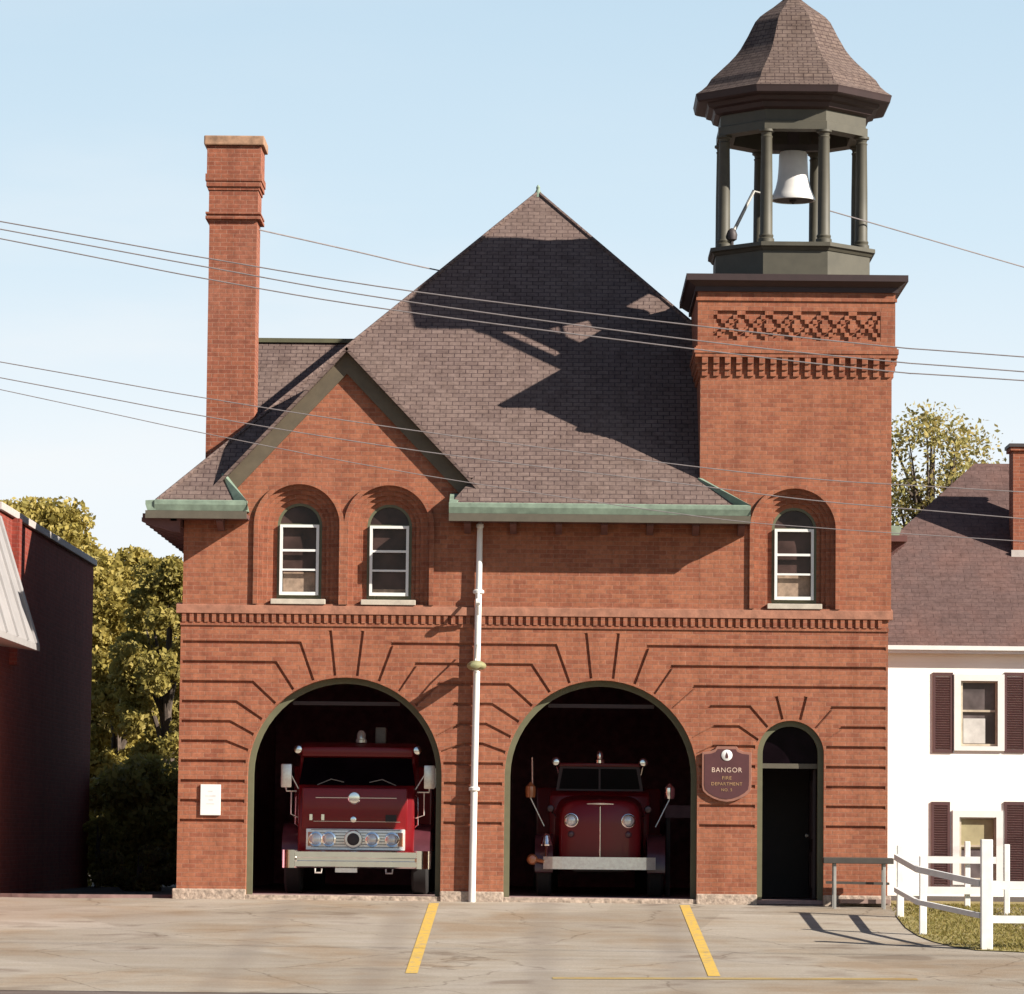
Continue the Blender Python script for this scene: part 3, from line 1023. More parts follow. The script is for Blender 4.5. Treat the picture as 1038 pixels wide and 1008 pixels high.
# frieze with a recessed panel of diagonal brick lattice
fx0 = ax(723, 330); fx1 = ax(892.5, 330); fz0 = az(808, 346); fz1 = az(808, 316)
m = MB()
e = 0.05
m.plate([(xT - e, zc2), (xT1 + e, zc2), (xT1 + e, zf1), (xT - e, zf1)], [[(fx0, fz0), (fx1, fz0), (fx1, fz1), (fx0, fz1)]], -e, -0.012)
m.box(xT - e, xT1 + e, -0.012, TD + e, zc2, zf1)
m.box(xT - 0.075, xT1 + 0.075, -0.075, 0.02, az(808, 306), az(808, 303)); 
m.build('frieze', M['brick'], tw)
m = MB()
nX = 6
wX = (fx1 - fx0) / nX; hX = fz1 - fz0
st = 7
for i in range(nX):
    for j in range(st):
        u = (j + 0.5) / st
        bw = wX / st; bh = hX / st
        for dirn in (0, 1):
            x = fx0 + wX * (i + (u if dirn else 1 - u)); z = fz1 - hX * u
            yy = -0.048 + (0.002 if dirn else 0.0)
            if dirn == 1 and j == st // 2: continue
            m.box(x - bw * 0.56, x + bw * 0.56, yy, -0.011, z - bh * 0.5, z + bh * 0.5)
    x = fx0 + wX * (i + 0.5)
for i in range(nX + 1):       # diamonds between the crosses
    x = fx0 + wX * i
    for j, hw in ((2, 0.10), (3, 0.17), (4, 0.10)):
        z = fz0 + hX * (j + 0.5) / st
        a_ = max(fx0 + 0.002, x - wX * hw); b_ = min(fx1 - 0.002, x + wX * hw)
        m.box(a_, b_, -0.045, -0.011, z - hX / st * 0.5, z + hX / st * 0.5)
m.build('lattice', M['brick'], tw)
# cornice
m = MB()
yq = -0.2
zk0 = az(808, 297); zk1 = az(808, 291, -0.1); zk2 = az(808, 285, yq); zk3 = az(808, 278.5, yq)
sq(0.09, zk0, zk1, m)
e0, e1 = 0.10, 0.20
m.add([(xT - e0, -e0, zk1), (xT1 + e0, -e0, zk1), (xT1 + e0, TD + e0, zk1), (xT - e0, TD + e0, zk1),
       (xT - e1, -e1, zk2), (xT1 + e1, -e1, zk2), (xT1 + e1, TD + e1, zk2), (xT - e1, TD + e1, zk2)],
      [(0, 3, 2, 1), (4, 5, 6, 7), (0, 1, 5, 4), (1, 2, 6, 5), (2, 3, 7, 6), (3, 0, 4, 7)])
sq(0.235, zk2, zk3, m)
m.build('cornice', M['cornice'], tw)

# -------------------------------------------------- belfry
bf = thing_part('belfry', ST)
bx = ax(802, 180, yc)
A0 = R(22.5)


def octa(rz, name, mat, parent, **kw):
    mm = MB(); mm.lathe(rz, (bx, yc, 0), 8, a0=A0)
    return mm.build(name, mat, parent, **kw)


def zf(py, r): return az(802, py, yc - 0.924 * r)


z_r0 = zf(253, 1.38); z_r1 = zf(245, 1.40)
octa([(1.31, zk3 - 0.01), (1.31, z_r0)], 'parapet', M['belfry_wood'], bf)
octa([(1.33, z_r0), (1.36, z_r0 + 0.04), (1.40, z_r0 + 0.06), (1.40, z_r1), (1.30, z_r1 + 0.015)], 'rail', M['belfry_wood'], bf)
z_a0 = zf(131, 1.24); z_a1 = zf(112, 1.24)
for k in range(8):
    a = A0 + k * math.pi / 4
    px_, py_ = bx + 1.17 * math.cos(a), yc + 1.17 * math.sin(a)
    mm = MB()
    h = z_a0 - z_r1
    b0 = z_r1 + 0.01
    mm.lathe([(0.125, 0), (0.125, 0.06), (0.105, 0.075), (0.115, 0.11), (0.098, 0.14), (0.095, h * 0.5), (0.085, h - 0.15), (0.095, h - 0.12), (0.08, h - 0.10), (0.09, h - 0.06), (0.12, h - 0.045), (0.12, h - 0.01)],
             (px_, py_, b0), 14)
    mm.build('column', M['belfry_wood'], bf, smooth=True)
# architrave ring (open below), entablature, soffit, eave
mm = MB()
n8 = 8
ring = lambda r, z: [(bx + r * math.cos(A0 + k * math.pi / 4), yc + r * math.sin(A0 + k * math.pi / 4), z) for k in range(8)]
vs = ring(1.27, z_a0) + ring(1.27, z_a0 + 0.13) + ring(1.24, z_a0 + 0.14) + ring(1.24, z_a1 + 0.02) + ring(0.98, z_a1 + 0.02) + ring(0.98, z_a0)
fs = []
for i in range(6):
    for k in range(8):
        fs.append((i * 8 + k, i * 8 + (k + 1) % 8, ((i + 1) % 6) * 8 + (k + 1) % 8, ((i + 1) % 6) * 8 + k))
mm.add(vs, fs)
mm.build('architrave', M['belfry_wood'], bf)
ze0 = zf(92.5, 1.64); ze1 = zf(85.5, 1.66)
octa([(1.26, z_a1 + 0.021), (1.33, z_a1 + 0.05), (1.36, z_a1 + 0.12), (1.44, ze0 - 0.09), (1.47, ze0 - 0.03), (1.61, ze0 - 0.02), (1.64, ze0), (1.66, ze1 - 0.03), (1.67, ze1), (1.3, ze1 + 0.03)], 'cornice', M['cornice'], bf)
zc_ = lambda py: az(802, py, yc)
prof = [(1.665, ze1 + 0.002), (1.57, ze1 + 0.065), (1.48, ze1 + 0.145)] + [(r_, zc_(p_)) for r_, p_ in ((1.405, 87.5), (1.31, 82), (1.20, 75.5), (1.09, 69), (0.985, 62), (0.90, 55), (0.835, 48), (0.77, 41), (0.705, 33), (0.645, 26), (0.56, 20), (0.46, 15.2), (0.33, 9.5), (0.18, 2), (0.12, -2))]
octa(prof, 'roof', M['belfry_shingle'], bf)
mm = MB(); mm.lathe([(0.16, zc_(-1)), (0.17, zc_(-3)), (0.10, zc_(-6)), (0.05, zc_(-11)), (0.07, zc_(-14)), (0.02, zc_(-19))], (bx, yc, 0), 14)
mm.build('finial', M['copper'], bf, smooth=True)

# bell
bcx = ax(804, 180, yc)
bz0 = zc_(204); bz1 = zc_(153)
BL = thing('bell', 'pale grey church bell hanging in the open belfry of the brick tower', 'bell', (bcx, yc, bz0))
hb = bz1 - bz0
mm = MB()
mm.lathe([(0.02, 0.56), (0.17, 0.54), (0.20, 0.35), (0.24, 0.20), (0.30, 0.06), (0.335, 0.0), (0.35, 0.005), (0.352, 0.03), (0.32, 0.10), (0.28, 0.20), (0.25, 0.33), (0.236, 0.48), (0.230, 0.62), (0.226, hb - 0.07), (0.205, hb - 0.025), (0.03, hb)], (bcx, yc, bz0), 36)
bd = mm.build('body', M['bell'], BL, smooth=True)
mm = MB(); mm.lathe([(0.318, 0.012), (0.31, 0.03), (0.02, 0.032)], (bcx, yc, bz0), 36)
mm.build('mouth_shade', M['iron'], bd, smooth=True)  # dark disc painted in for the shade inside the bell
mm = MB()
mm.box(bcx - 0.5, bcx + 0.5, yc - 0.06, yc + 0.06, bz1 - 0.005, bz1 + 0.10)
mm.box(bcx - 0.09, bcx + 0.09, yc - 0.05, yc + 0.05, bz1 + 0.10, z_a1 + 0.01)
mm.build('yoke', M['iron'], BL)
mm = MB(); mm.lathe([(0.01, -0.02), (0.06, 0.02), (0.06, 0.08), (0.015, 0.14), (0.012, 0.3)], (bcx, yc, bz0 - 0.03), 12)
mm.build('clapper', M['iron'], BL, smooth=True)
p0 = at(742, 238, yc - 0.5); p1 = at(764, 194, yc - 0.3)
mm = MB(); mm.tube([p0, p1, (bcx - 0.34, yc, bz0 + 0.08)], [0.03, 0.028, 0.02], 8)
mm.build('striker_arm', M['grey_metal'], BL, smooth=True)
mm = MB(); mm.lathe([(0.03, -0.11), (0.075, -0.08), (0.085, 0.0), (0.06, 0.07), (0.02, 0.10)], p0, 12)
mm.tube([(p0.x, p0.y, p0.z), (p0.x, p0.y, z_r1 - 0.0)], 0.03, 8)
mm.build('striker_pivot', M['iron'], BL, smooth=True)
mm = MB(); mm.box(bcx - 1.0, bcx + 1.0, yc - 0.07, yc + 0.07, z_a1 - 0.12, z_a1 + 0.02)
mm.build('bell_beam', M['belfry_wood'], bf)

# -------------------------------------------------- things fixed to the front
sgc = at(736.5, 785)
SG = thing('plaque', 'dark shield shaped plaque with a pale round emblem and lettering beside the entrance door', 'plaque', (sgc.x, -0.04, sgc.z))


def sgp(dx, dy): return (sgc.x + dx / 66.0, sgc.z - dy / 66.0)


def shield(k):
    base = [(-10, -28), (10, -28), (12, -25), (17, -23), (25, -22), (25, 12), (24, 17), (20, 21), (14, 24.5), (7, 27), (0, 28), (-7, 27), (-14, 24.5), (-20, 21), (-24, 17), (-25, 12), (-25, -22), (-17, -23), (-12, -25)]
    return [sgp(x * k, y * k) for x, y in base]


mm = MB(); mm.plate(shield(1.0), [], -0.05, -0.003); mm.build('border', M['sign_edge'], SG, bevel=0.006)
mm = MB(); mm.plate(shield(0.90), [], -0.056, -0.045); mm.build('board', M['sign'], SG)
ec = sgp(0, -19)
mm = MB(); mm.lathe([(5.2 / 66, -0.066), (5.6 / 66, -0.062), (5.6 / 66, -0.055)], (ec[0], 0, ec[1]), 24, axis='y')
em = mm.build('emblem', M['white'], SG, smooth=True)
mm = MB()
mm.plate([(ec[0] - 0.018, ec[1] - 0.045), (ec[0] + 0.018, ec[1] - 0.045), (ec[0] + 0.022, ec[1] - 0.01), (ec[0] + 0.012, ec[1] + 0.02), (ec[0], ec[1] + 0.05), (ec[0] - 0.012, ec[1] + 0.02), (ec[0] - 0.022, ec[1] - 0.01)], [], -0.070, -0.0655)
mm.build('emblem_mark', M['sign'], em)


def lettering(body, size, x, z, y, mat, parent, name='lettering'):
    cu = bpy.data.curves.new('t', 'FONT'); cu.body = body; cu.size = size; cu.align_x = 'CENTER'; cu.align_y = 'CENTER'; cu.extrude = 0.002; cu.space_character = 1.12
    ob = bpy.data.objects.new('t', cu); COL.objects.link(ob)
    bpy.context.view_layer.update()
    me = bpy.data.meshes.new_from_object(ob.evaluated_get(bpy.context.evaluated_depsgraph_get()))
    bpy.data.objects.remove(ob)
    me.transform(Matrix.Translation((x, y, z)) @ Matrix.Rotation(R(90), 4, 'X'))
    me.materials.clear(); me.materials.append(mat); me.name = name
    o = bpy.data.objects.new(name, me); COL.objects.link(o)
    o.parent = parent; o.matrix_parent_inverse = Matrix.Translation(-total_loc(parent))
    return o


for (t, s, dy, mt) in (('BANGOR', 0.105, -4, 'pale_letter'), ('FIRE', 0.075, 4, 'gold'), ('DEPARTMENT', 0.07, 10.0, 'gold'), ('NO. 5', 0.06, 16, 'gold')):
    p = sgp(0, dy)
    lettering(t, s, p[0], p[1], -0.0585, M[mt], SG)

nc = at(213.5, 811)
NB = thing('notice_board', 'small plain white notice board screwed to the brick left of the first arch', 'notice', (nc.x, -0.02, nc.z))
mm = MB(); mm.box(nc.x - 0.155, nc.x + 0.155, -0.035, -0.002, nc.z - 0.235, nc.z + 0.235)
mm.build('board', M['notice'], NB, bevel=0.006)
mm = MB()
for (dx0, dx1, dz, h) in ((-0.04, 0.03, 0.13, 0.02), (-0.08, 0.08, 0.06, 0.03), (-0.03, 0.04, 0.0, 0.02), (-0.06, 0.06, -0.06, 0.015)):
    mm.box(nc.x + dx0, nc.x + dx1, -0.0362, -0.034, nc.z + dz - h / 2, nc.z + dz + h / 2)
mm.build('faded_text', plain('faded_text', (0.66, 0.65, 0.64), 0.6), NB)

# white pole with lamp on the pier between the arches
pt = at(486.5, 534, -0.12); pb = at(478.3, 906, -0.12)
px_ = (pt.x + pb.x) / 2
LP = thing('lamp_pole', 'slim white pole standing against the brick pier between the two engine doors, with a lamp', 'lamp post', (pb.x, -0.12, 0))
mm = MB()
zq = lambda py: az(482, py, -0.12)
mm.tube([(pb.x, -0.087, -0.08), (pb.x * 0.7 + pt.x * 0.3, -0.087, zq(780)), (pb.x * 0.4 + pt.x * 0.6, -0.087, zq(680)), (pb.x * 0.15 + pt.x * 0.85, -0.087, zq(600)), (pt.x, -0.087, pt.z)], [0.053, 0.053, 0.051, 0.049, 0.044], 14)
mm.build('pole', M['white'], LP, smooth=True)
mm = MB(); mm.lathe([(0.052, -0.02), (0.06, 0.0), (0.055, 0.04), (0.02, 0.07)], (pt.x, -0.087, pt.z), 14)
mm.build('cap', M['white'], LP, smooth=True)
for py in (600, 800):
    zz = zq(py); xx = pb.x + (pt.x - pb.x) * (zz - 0) / (pt.z)
    mm = MB(); mm.lathe([(0.06, -0.035), (0.085, -0.02), (0.085, 0.02), (0.06, 0.035)], (xx, -0.087, zz), 14)
    mm.box(xx - 0.03, xx + 0.03, -0.075, 0.0, zz - 0.02, zz + 0.02)
    mm.build('clamp', M['white'], LP, smooth=True)
# triangular bracket high up and lamp on a thin arm
zz = zq(602); xx = pb.x + (pt.x - pb.x) * zz / pt.z
mm = MB()
mm.tube([(xx, -0.17, zz), (xx, -0.30, zz - 0.12), (xx, -0.34, zz - 0.14)], 0.022, 8)
mm.tube([(xx, -0.17, zz - 0.32), (xx, -0.34, zz - 0.14)], 0.022, 8)
mm.tube([(xx - 0.03, -0.36, zz - 0.14), (xx + 0.03, -0.36, zz - 0.14)], [0.05, 0.05], 10)
mm.build('bracket', M['white'], LP, smooth=True)
zz = zq(676); xx = pb.x + (pt.x - pb.x) * zz / pt.z
mm = MB(); mm.tube([(xx, -0.17, zz + 0.33), (xx - 0.01, -0.36, zz + 0.20), (xx - 0.015, -0.45, zz + 0.10), (xx - 0.015, -0.47, zz + 0.04)], 0.013, 8)
mm.build('arm', M['grey_metal'], LP, smooth=True)
mm = MB()
ln = []
mm.lathe([(0.03, -0.16), (0.10, -0.17), (0.135, -0.25), (0.15, -0.42), (0.14, -0.60), (0.09, -0.70), (0.02, -0.72)], (xx, 0, zz), 20, axis='y', sy=0.52)
lh = mm.build('lamp_head', M['lamp_green'], LP, smooth=True)
mm = MB(); mm.lathe([(0.09, -0.26), (0.11, -0.42), (0.09, -0.58)], (xx, 0, zz - 0.035), 16, axis='y', sy=0.5)
mm.build('lens', M['lens'], lh, smooth=True)

# ------------------------------------------------------------------ fire engines
def wheel(parent, cx, cy, r, w):
    t = thing_part('wheel', parent)
    mm = MB(); mm.lathe([(r * 0.6, -w / 2), (r * 0.93, -w / 2), (r, -w * 0.36), (r, w * 0.36), (r * 0.93, w / 2), (r * 0.6, w / 2)], (cx, cy, r + 0.013), 28, axis='x')
    mm.build('tyre', M['rubber'], t, smooth=True)
    mm = MB(); mm.lathe([(r * 0.1, -w * 0.45), (r * 0.35, -w * 0.47), (r * 0.59, -w * 0.35), (r * 0.59, w * 0.35), (r * 0.35, w * 0.47), (r * 0.1, w * 0.45)], (cx, cy, r + 0.013), 20, axis='x')
    mm.build('rim', M['steel'], t, smooth=True)


def rbox(parent, name, mat, x0, x1, y0, y1, z0, z1, bev=0.03):
    mm = MB(); mm.box(x0, x1, y0, y1, z0, z1)
    return mm.build(name, M[mat], parent, smooth=True, bevel=bev)


YT = 1.35
Xa = ax(361, 800, YT)
ta = lambda py: az(361, py, YT)
TA = thing('fire_engine', 'red fire engine with wide chrome bumper and big side mirrors inside the left arch', 'fire engine', (Xa, YT + 3.5, 0.012))


def pa(px): return ax(px, 820, YT)


# cab: front profile with slightly rounded lower nose
mm = MB()
cabw = 1.05
mm.plate([(YT + 0.08, 0.62), (YT + 0.05, 1.0), (YT + 0.08, ta(810)), (YT + 0.20, ta(796)), (YT + 0.42, ta(766)), (YT + 0.50, ta(756)), (YT + 0.7, ta(752)), (YT + 2.1, ta(752)), (YT + 2.1, 0.62)], [], Xa - cabw + 0.14, Xa + cabw - 0.14, axis='x')
cab = mm.build('cab', M['red'], TA, smooth=True, bevel=0.05)
mm = MB()
mm.plate([(pa(302) , ta(796)), (pa(420), ta(796)), (pa(416), ta(768)), (pa(306), ta(768))], [], 0, 0.02)
# windscreen follows the cab slope: shear the plate
sl = 0.22 / (ta(766) - ta(796))
mm.v = [(x, YT + 0.175 + y + (z - ta(796)) * sl * 1.0, z) for x, y, z in mm.v]
mm.build('windscreen', M['windscreen'], TA)
rbox(TA, 'visor', 'red', pa(304), pa(418), YT + 0.25, YT + 0.62, ta(767), ta(757), 0.03)
mm = MB()
for s in (-1, 1):
    mm.tube([(Xa + s * 0.20, YT + 0.16, ta(793)), (Xa + s * 0.40, YT + 0.16, ta(790)), (Xa + s * 0.62, YT + 0.17, ta(796))], 0.008, 6)
mm.build('wiper', M['grey_metal'], TA)
# hood panel edges, strip, emblems
hood = rbox(TA, 'hood', 'red', pa(306), pa(413), YT - 0.03, YT + 0.10, ta(841), ta(799), 0.035)
mm = MB(); mm.tube([(pa(320), YT - 0.035, ta(809)), (pa(402), YT - 0.035, ta(809))], 0.012, 8)
mm.build('trim_strip', M['chrome'], hood, smooth=True)
mm = MB(); mm.tube([(pa(318), YT - 0.033, ta(833)), (pa(406), YT - 0.033, ta(833))], 0.007, 8)
mm.build('trim_strip', M['chrome'], hood, smooth=True)
mm = MB(); mm.lathe([(0.05, -0.055), (0.085, -0.05), (0.10, -0.035), (0.10, -0.02)], (pa(359), YT, ta(809)), 24, axis='y')
e_ = mm.build('emblem', M['chrome'], hood, smooth=True)
mm = MB(); mm.lathe([(0.02, -0.05), (0.045, -0.045), (0.05, -0.02)], (pa(358.5), YT, ta(831)), 18, axis='y')
mm.build('badge', M['chrome'], hood, smooth=True)
mm = MB()
mm.box(pa(391), pa(402), YT - 0.045, YT - 0.02, ta(833), ta(826))
mm.build('vent', M['black'], hood)
for px0 in (314, 326):
    mm = MB(); mm.box(pa(px0), pa(px0 + 3), YT - 0.05, YT - 0.02, ta(832), ta(826))
    mm.build('latch', M['chrome'], hood)
# grille panel with lamps
gp_ = rbox(TA, 'grille_panel', 'steel', pa(311), pa(411), YT - 0.10, YT + 0.06, ta(862), ta(840.5), 0.012)
for px0 in (321, 334, 378, 398):
    mm = MB(); mm.lathe([(0.02, -0.145), (0.07, -0.14), (0.095, -0.125), (0.115, -0.12), (0.12, -0.10), (0.12, -0.09)], (pa(px0), YT, ta(851)), 22, axis='y')
    hl = mm.build('headlight', M['chrome'], gp_, smooth=True)
    hl = None
    mm = MB(); mm.lathe([(0.01, -0.156), (0.06, -0.15), (0.088, -0.13)], (pa(px0), YT, ta(851)), 20, axis='y')
    mm.build('lens', M['lens'], gp_, smooth=True)
mm = MB(); mm.lathe([(0.02, -0.17), (0.09, -0.175), (0.13, -0.17), (0.145, -0.13), (0.12, -0.09)], (pa(359), YT, ta(851)), 26, axis='y')
sr = mm.build('siren', M['steel'], gp_, smooth=True)
mm = MB(); mm.lathe([(0.03, -0.185), (0.09, -0.180), (0.10, -0.172)], (pa(359), YT, ta(851)), 20, axis='y')
mm.build('siren_grille', M['iron'], gp_, smooth=True)
# bumper
bp_ = thing_part('bumper', TA)
mm = MB()
zb0, zb1 = ta(880), ta(862.5)
hz = zb1 - zb0
prof = [(YT - 0.38, zb0), (YT - 0.42, zb0 + 0.02), (YT - 0.42, zb0 + hz * 0.36), (YT - 0.385, zb0 + hz * 0.42), (YT - 0.385, zb0 + hz * 0.56), (YT - 0.42, zb0 + hz * 0.62), (YT - 0.42, zb1 - 0.02), (YT - 0.38, zb1), (YT - 0.12, zb1), (YT - 0.12, zb0)]
mm.plate(prof, [], pa(301), pa(424), axis='x')
mm.build('bumper_bar', M['chrome'], bp_)
for s in (-1, 1):
    mm = MB()
    pts = []
    n = 8
    xe = pa(424) if s > 0 else pa(301)
    xo = pa(438.5) if s > 0 else pa(288)
    for i in range(n + 1):
        a = math.pi / 2 * i / n
        pts.append((xe + (xo - xe) * math.sin(a), YT - 0.425 + 0.11 * (1 - math.cos(a))))
    poly = pts + [(x - (0.04 * s), y + 0.05) for x, y in pts[::-1]]
    mm.plate(poly, [], zb0 - 0.004, zb1 + 0.004, axis='z')
    mm.build('bumper_end', M['chrome'], bp_, smooth=True)
for dx in (-0.55, 0.55):
    mm = MB(); mm.tube([(Xa + dx - 0.05, YT - 0.40, ta(881)), (Xa + dx - 0.05, YT - 0.44, ta(885)), (Xa + dx + 0.05, YT - 0.44, ta(885)), (Xa + dx + 0.05, YT - 0.40, ta(881))], 0.014, 6)
    mm.build('tow_hook', M['steel'], bp_, smooth=True)
mm = MB(); mm.box(pa(342), pa(364), YT - 0.40, YT - 0.14, ta(884.5), zb0 - 0.002)
mm.build('bumper_step', M['steel'], bp_)
for q in (-0.75, -0.4, 0.0, 0.4, 0.75):
    mm = MB(); mm.lathe([(0.035, 0), (0.035, 0.02), (0.02, 0.04), (0.005, 0.045)], (Xa + q, YT + 0.62, ta(756.5)), 10)
    mm.build('marker_light', M['amber'], TA, smooth=True)
for s in (-1, 1):
    mm = MB(); mm.tube([(Xa + s * 0.915, YT + 0.30, ta(838)), (Xa + s * 0.96, YT + 0.27, ta(836)), (Xa + s * 0.96, YT + 0.36, ta(808)), (Xa + s * 0.915, YT + 0.40, ta(806))], 0.014, 8)
    mm.build('grab_rail', M['chrome'], TA, smooth=True)
    mm = MB(); mm.box(pa(313 if s < 0 else 404), pa(318 if s < 0 else 409), YT - 0.112, YT - 0.098, ta(858), ta(844))
    mm.build('indicator', M['amber'], gp_, smooth=True, bevel=0.004)
mm = MB()
for q in range(7): mm.box(pa(316) , pa(406), YT - 0.106, YT - 0.099, ta(842 + q * 2.9), ta(841.2 + q * 2.9))
mm.build('grille_rib', M['grey_metal'], gp_)
# ladder on the side of the pump body and a rolled hose on top
mm = MB()
for zz in (1.75, 2.0): mm.bar((Xa + 1.16, YT + 2.3, zz), (Xa + 1.16, YT + 6.6, zz), 0.04, 0.06)
for q in range(12): mm.bar((Xa + 1.16, YT + 2.5 + q * 0.35, 1.75), (Xa + 1.16, YT + 2.5 + q * 0.35, 2.0), 0.03, 0.03)
mm.build('ladder', M['steel'], TA)
# fenders, running gear, rear body
for s in (-1, 1):
    mm = MB()
    c_y = YT + 0.72
    pts = [(c_y + 0.62 * math.cos(R(a)), 0.52 + 0.60 * math.sin(R(a))) for a in range(0, 181, 15)]
    inn = [(c_y + 0.56 * math.cos(R(a)), 0.52 + 0.53 * math.sin(R(a))) for a in range(180, -1, -15)]
    x0, x1 = sorted((Xa + s * 0.86, Xa + s * 1.16))
    mm.plate(pts + inn, [], x0, x1, axis='x')
    mm.build('fender', M['fender'], TA, smooth=True)
    wheel(TA, Xa + s * 1.0, YT + 0.72, 0.50, 0.26)
    wheel(TA, Xa + s * 0.95, YT + 4.6, 0.50, 0.42)
rbox(TA, 'chassis', 'black', Xa - 0.5, Xa + 0.5, YT - 0.1, YT + 6.6, 0.42, 0.66, 0.02)
rbox(TA, 'pump_body', 'red', Xa - 1.12, Xa + 1.12, YT + 2.25, YT + 6.8, 0.68, 2.05, 0.04)
for s, pxm in ((-1, 289), (1, 434.5)):
    mm = MB(); cxm = pa(pxm)
    mm.box(cxm - 0.085, cxm + 0.085, YT + 0.16, YT + 0.22, ta(799), ta(775))
    mr = mm.build('mirror', M['steel'], TA, smooth=True, bevel=0.02)
    mm = MB()
    mm.tube([(cxm, YT + 0.2, ta(799)), (cxm, YT + 0.2, ta(802.5)), (Xa + s * 0.95, YT + 0.25, ta(802.5))], 0.012, 6)
    mm.tube([(cxm, YT + 0.2, ta(777)), (Xa + s * 0.92, YT + 0.25, ta(800))], 0.010, 6)
    mm.tube([(cxm - s * 0.08, YT + 0.2, ta(802.5)), (cxm - s * 0.08, YT + 0.22, ta(826)), (Xa + s * 0.93, YT + 0.25, ta(829))], 0.010, 6)
    mm.build('mirror_bracket', M['steel'], mr)
for pxm in (300, 422):
    mm = MB(); mm.lathe([(0.02, -0.10), (0.06, -0.09), (0.075, -0.05), (0.06, 0.06), (0.02, 0.08)], (pa(pxm), YT + 0.36, ta(760)), 18, axis='y')
    mm.tube([(pa(pxm), YT + 0.36, ta(764)), (Xa + (0.9 if pxm > 361 else -0.9), YT + 0.45, ta(766))], 0.014, 6)
    mm.build('spotlight', M['chrome'], TA, smooth=True)
mm = MB(); mm.lathe([(0.09, 0), (0.09, 0.05), (0.07, 0.06), (0.07, 0.14), (0.04, 0.19), (0.01, 0.2)], (pa(363), YT + 0.75, ta(752)), 18)
mm.build('beacon', M['lens'], TA, smooth=True)
mm = MB(); mm.box(pa(376), pa(387), YT + 1.2, YT + 1.5, ta(752), ta(735))
mm.build('equipment_box', M['grey_metal'], TA, smooth=True, bevel=0.02)

# older engine: rounded nose with a vertical chrome spine
YB = 1.55
Xb = ax(608.5, 830, YB)
tb = lambda py: az(608, py, YB)
TB = thing('fire_engine', 'older red fire engine with rounded nose and plain silver bumper in the right arch', 'fire engine', (Xb, YB + 3.4, 0.012))


def pb_(px): return ax(px, 830, YB)


hwid = (pb_(651) - pb_(567)) / 2
mm = MB()
secs = [(0.00, 0.90, 0.0), (0.03, 0.955, 0.012), (0.10, 0.99, 0.025), (0.34, 1.0, 0.04), (0.9, 1.06, 0.07), (1.35, 1.12, 0.10)]
ztop = tb(812); zbot = tb(871)
vs = []; n = 22
for (dy, k, up) in secs:
    hw = hwid * k
    for i in range(n + 1):
        a = math.pi * i / n
        ca, sa = math.cos(a), math.sin(a)
        x = hw * (abs(ca) ** 0.34) * (1 if ca >= 0 else -1)
        z = zbot + (ztop + up - zbot) * (sa ** 0.26 if sa > 0 else 0) * (0.93 + 0.07 * k)
        vs.append((Xb + x, YB + dy, z))
fs = []
for s_ in range(len(secs) - 1):
    for i in range(n):
        a_ = s_ * (n + 1) + i
        fs.append((a_, a_ + 1, a_ + n + 2, a_ + n + 1))
fs.append(tuple(range(n + 1)))
mm.add(vs, fs)
nose = mm.build('hood', M['old_red'], TB, smooth='all')
mm = MB(); mm.tube([(Xb, YB - 0.01, tb(869)), (Xb, YB - 0.012, tb(818)), (Xb, YB + 0.10, tb(811)), (Xb, YB + 0.9, tb(808))], 0.013, 8)
mm.build('spine', M['chrome'], nose, smooth=True)
mm = MB(); mm.tube([(pb_(576), YB + 0.06, tb(816)), (pb_(600), YB - 0.0, tb(815)), (Xb, YB - 0.02, tb(815)), (pb_(617), YB - 0.0, tb(815)), (pb_(640), YB + 0.06, tb(816))], [0.008, 0.015, 0.028, 0.015, 0.008], 8)
mm.build('trim_strip', M['chrome'], nose, smooth=True)
